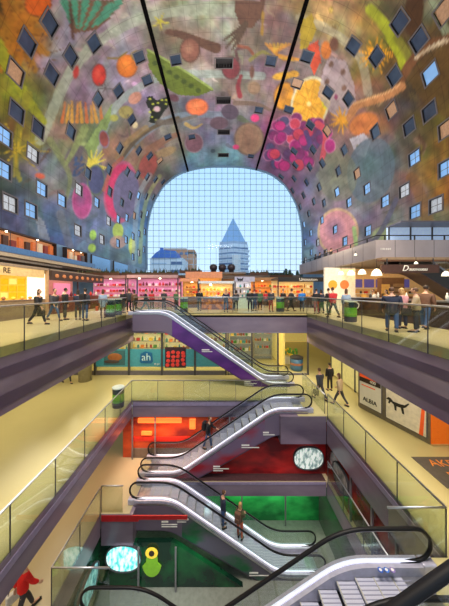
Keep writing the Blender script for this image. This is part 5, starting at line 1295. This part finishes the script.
P(366, 16.4, 0, 'hold', 'white', 'black', 270, 'person in white shirt working behind the dark bar', False, 'dark', 1.72, None, None, 10.5)
P(380, 15.4, 0, 'hold', 'grey', 'black', 270, 'person in grey shirt behind the bar below the pendant lamp', True, 'dark', 1.7, None, None, 10.7)
for i, (xx, yy, c) in enumerate(((10.25, 22.2, 'black'), (10.25, 23.4, 'charcoal'), (10.2, 24.6, 'navy'), (10.25, 25.8, 'black'))):
    P(0, yy, TZ0+.3, 'stand', c, 'black', 90, ['nearest', 'second', 'third', 'farthest'][i]+' person in a row standing at the grey terrace parapet', bool(i % 2), 'dark', 1.68, x=xx)
# lower levels
P(318, 13.9, L1, 'walk', 'charcoal', 'charcoal', 200, 'person in dark grey coat walking on the shop level, left of the couple', False, 'brown', 1.84, ('bag', 'black'), None, 5.8)
P(331, 13.2, L1, 'walk', 'beige', 'charcoal', 215, 'person in beige brown coat walking on the shop level, right of the couple', True, 'brown', 1.78, None, None, 6.6)
P(327, 15.2, L1, 'stand', 'black', 'black', 190, 'person in black standing behind the walking couple on the shop level', False, 'dark', 1.76, None, None, 6.95)
P(67, 16.4, L1, 'walk', 'black', 'black', 60, 'dark dressed person far left on the shop level behind the column', False, 'dark', 1.7)
P(208, 13.05, -6.98, 'wide', 'black', 'jeans', 70, 'person in black jacket and blue jeans riding the red sided escalator', False, 'brown', 1.78, ('backpack', 'black'))
P(223, 11.4, -9.6, 'stand', 'navy', 'jeans', 110, 'upper person in navy and jeans riding the escalator by the green wall', False, 'brown', 1.74)
P(240, 11.4, -10.15, 'hold', 'olive', 'orange', 150, 'lower person in olive jacket and orange trousers riding the escalator by the green wall', True, 'blond', 1.7, ('backpack', 'brown'))
P(17, 7.0, L2, 'walk', 'brightred', 'charcoal', 150, 'person in bright red jacket walking on the parking level at lower left', False, 'dark', 1.86, ('bag', 'white'), None, -5.75)

# ================================================================== CAMERA, WORLD, LIGHT
cam = bpy.data.cameras.new('camera'); co = bpy.data.objects.new('camera', cam); COL.objects.link(co); SC.camera = co
co.location = (0, 0, EYE); co.rotation_euler = (PI/2, 0, 0)
cam.sensor_fit = 'VERTICAL'; cam.sensor_height = 36; cam.lens = 36*F/606
cam.shift_x = (224.5-CX)/606; cam.shift_y = -(303-CY)/606
cam.clip_end = 1000; cam.clip_start = .02
wd = bpy.data.worlds.new('dusk_sky'); SC.world = wd; wd.use_nodes = True
nt = wd.node_tree; bg = nt.nodes['Background']
tc = nt.nodes.new('ShaderNodeTexCoord'); sx = nt.nodes.new('ShaderNodeSeparateXYZ'); rp = nt.nodes.new('ShaderNodeValToRGB')
nt.links.new(tc.outputs['Generated'], sx.inputs[0]); nt.links.new(sx.outputs['Z'], rp.inputs['Fac']); nt.links.new(rp.outputs['Color'], bg.inputs['Color'])
rp.color_ramp.elements[0].position = 0; rp.color_ramp.elements[0].color = (*lin((198, 222, 240)), 1)
rp.color_ramp.elements[1].position = .5; rp.color_ramp.elements[1].color = (*lin((165, 205, 238)), 1)
bg.inputs['Strength'].default_value = 1.45
# unseen uplights added above the stall roofs to brighten the vault
for y in (18, 31, 44, 57):
    area('vault_fill_light', (-7, y, 4.6), 3, 1600 if y == 18 else 2500, (255, 246, 242), (PI, 0, 0), 5)
    area('vault_fill_light', (8, y, 5.3), 3, 1300 if y == 18 else 2500, (255, 246, 242), (PI, 0, 0), 5)
area('void_fill_light', (0, 4, 24), 12, 9500, (255, 244, 232), (0, 0, 0), 10)  # unseen lamp added over the void to lift floors and escalators
# added fill lights, out of view: over the market floor, then below each slab
for y in (3, 12, 20):
    area('market_fill_light', (-9, y, 5.2), 3, 220, (255, 232, 190), (0, .35, 0), 5)  # fill added to brighten the market floor
    area('market_fill_light', (9.2, y, 5.6), 2, 160, (255, 232, 190), (0, -.35, 0), 5)
for y in (4, 9, 14):
    area('shop_fill_left', (-10.5, y, -.7), 4, 150, (255, 240, 200), sy=4)
    area('shop_fill_right', (7.6, y, -.7), 1.2, 110, (255, 238, 200), sy=4)
area('shopfront_fill_light', (-6, 17.0, -1.6), 9, 150, (255, 236, 190), sy=.8)
area('shopfront_fill_light', (2.6, 17.6, -1.6), 9, 120, (255, 236, 190), sy=.8)
area('parking_fill_light', (-7.2, 8, -5.1), 2, 120, (255, 235, 205), sy=9)  # unseen fills added to brighten the parking levels
area('parking_fill_light', (-3.2, 13.0, -5.75), 3.2, 90, (255, 190, 150), sy=.6)
area('parking_fill_light', (-3, 11.8, -8.9), 5, 25, (220, 255, 230), sy=.5)
area('parking_fill_light', (2.5, 12.9, -8.85), 5, 70, (220, 255, 225), sy=.8)
area('parking_fill_light', (-2.5, 9.2, -9.2), 4, 60, (225, 240, 240), sy=2)
area('parking_fill_light', (4.6, 9, -5.9), 1, 70, (255, 240, 235), (0, .5, 0), sy=5)
SC.view_settings.view_transform = 'Standard'; SC.view_settings.look = 'None'; SC.view_settings.gamma = 1
SC.view_settings.use_curve_mapping = False; SC.view_settings.exposure = 0
SC.cycles.max_bounces = 8; SC.cycles.transparent_max_bounces = 24; SC.cycles.use_denoising = True
SC.cycles.caustics_reflective = False; SC.cycles.sample_clamp_indirect = 6
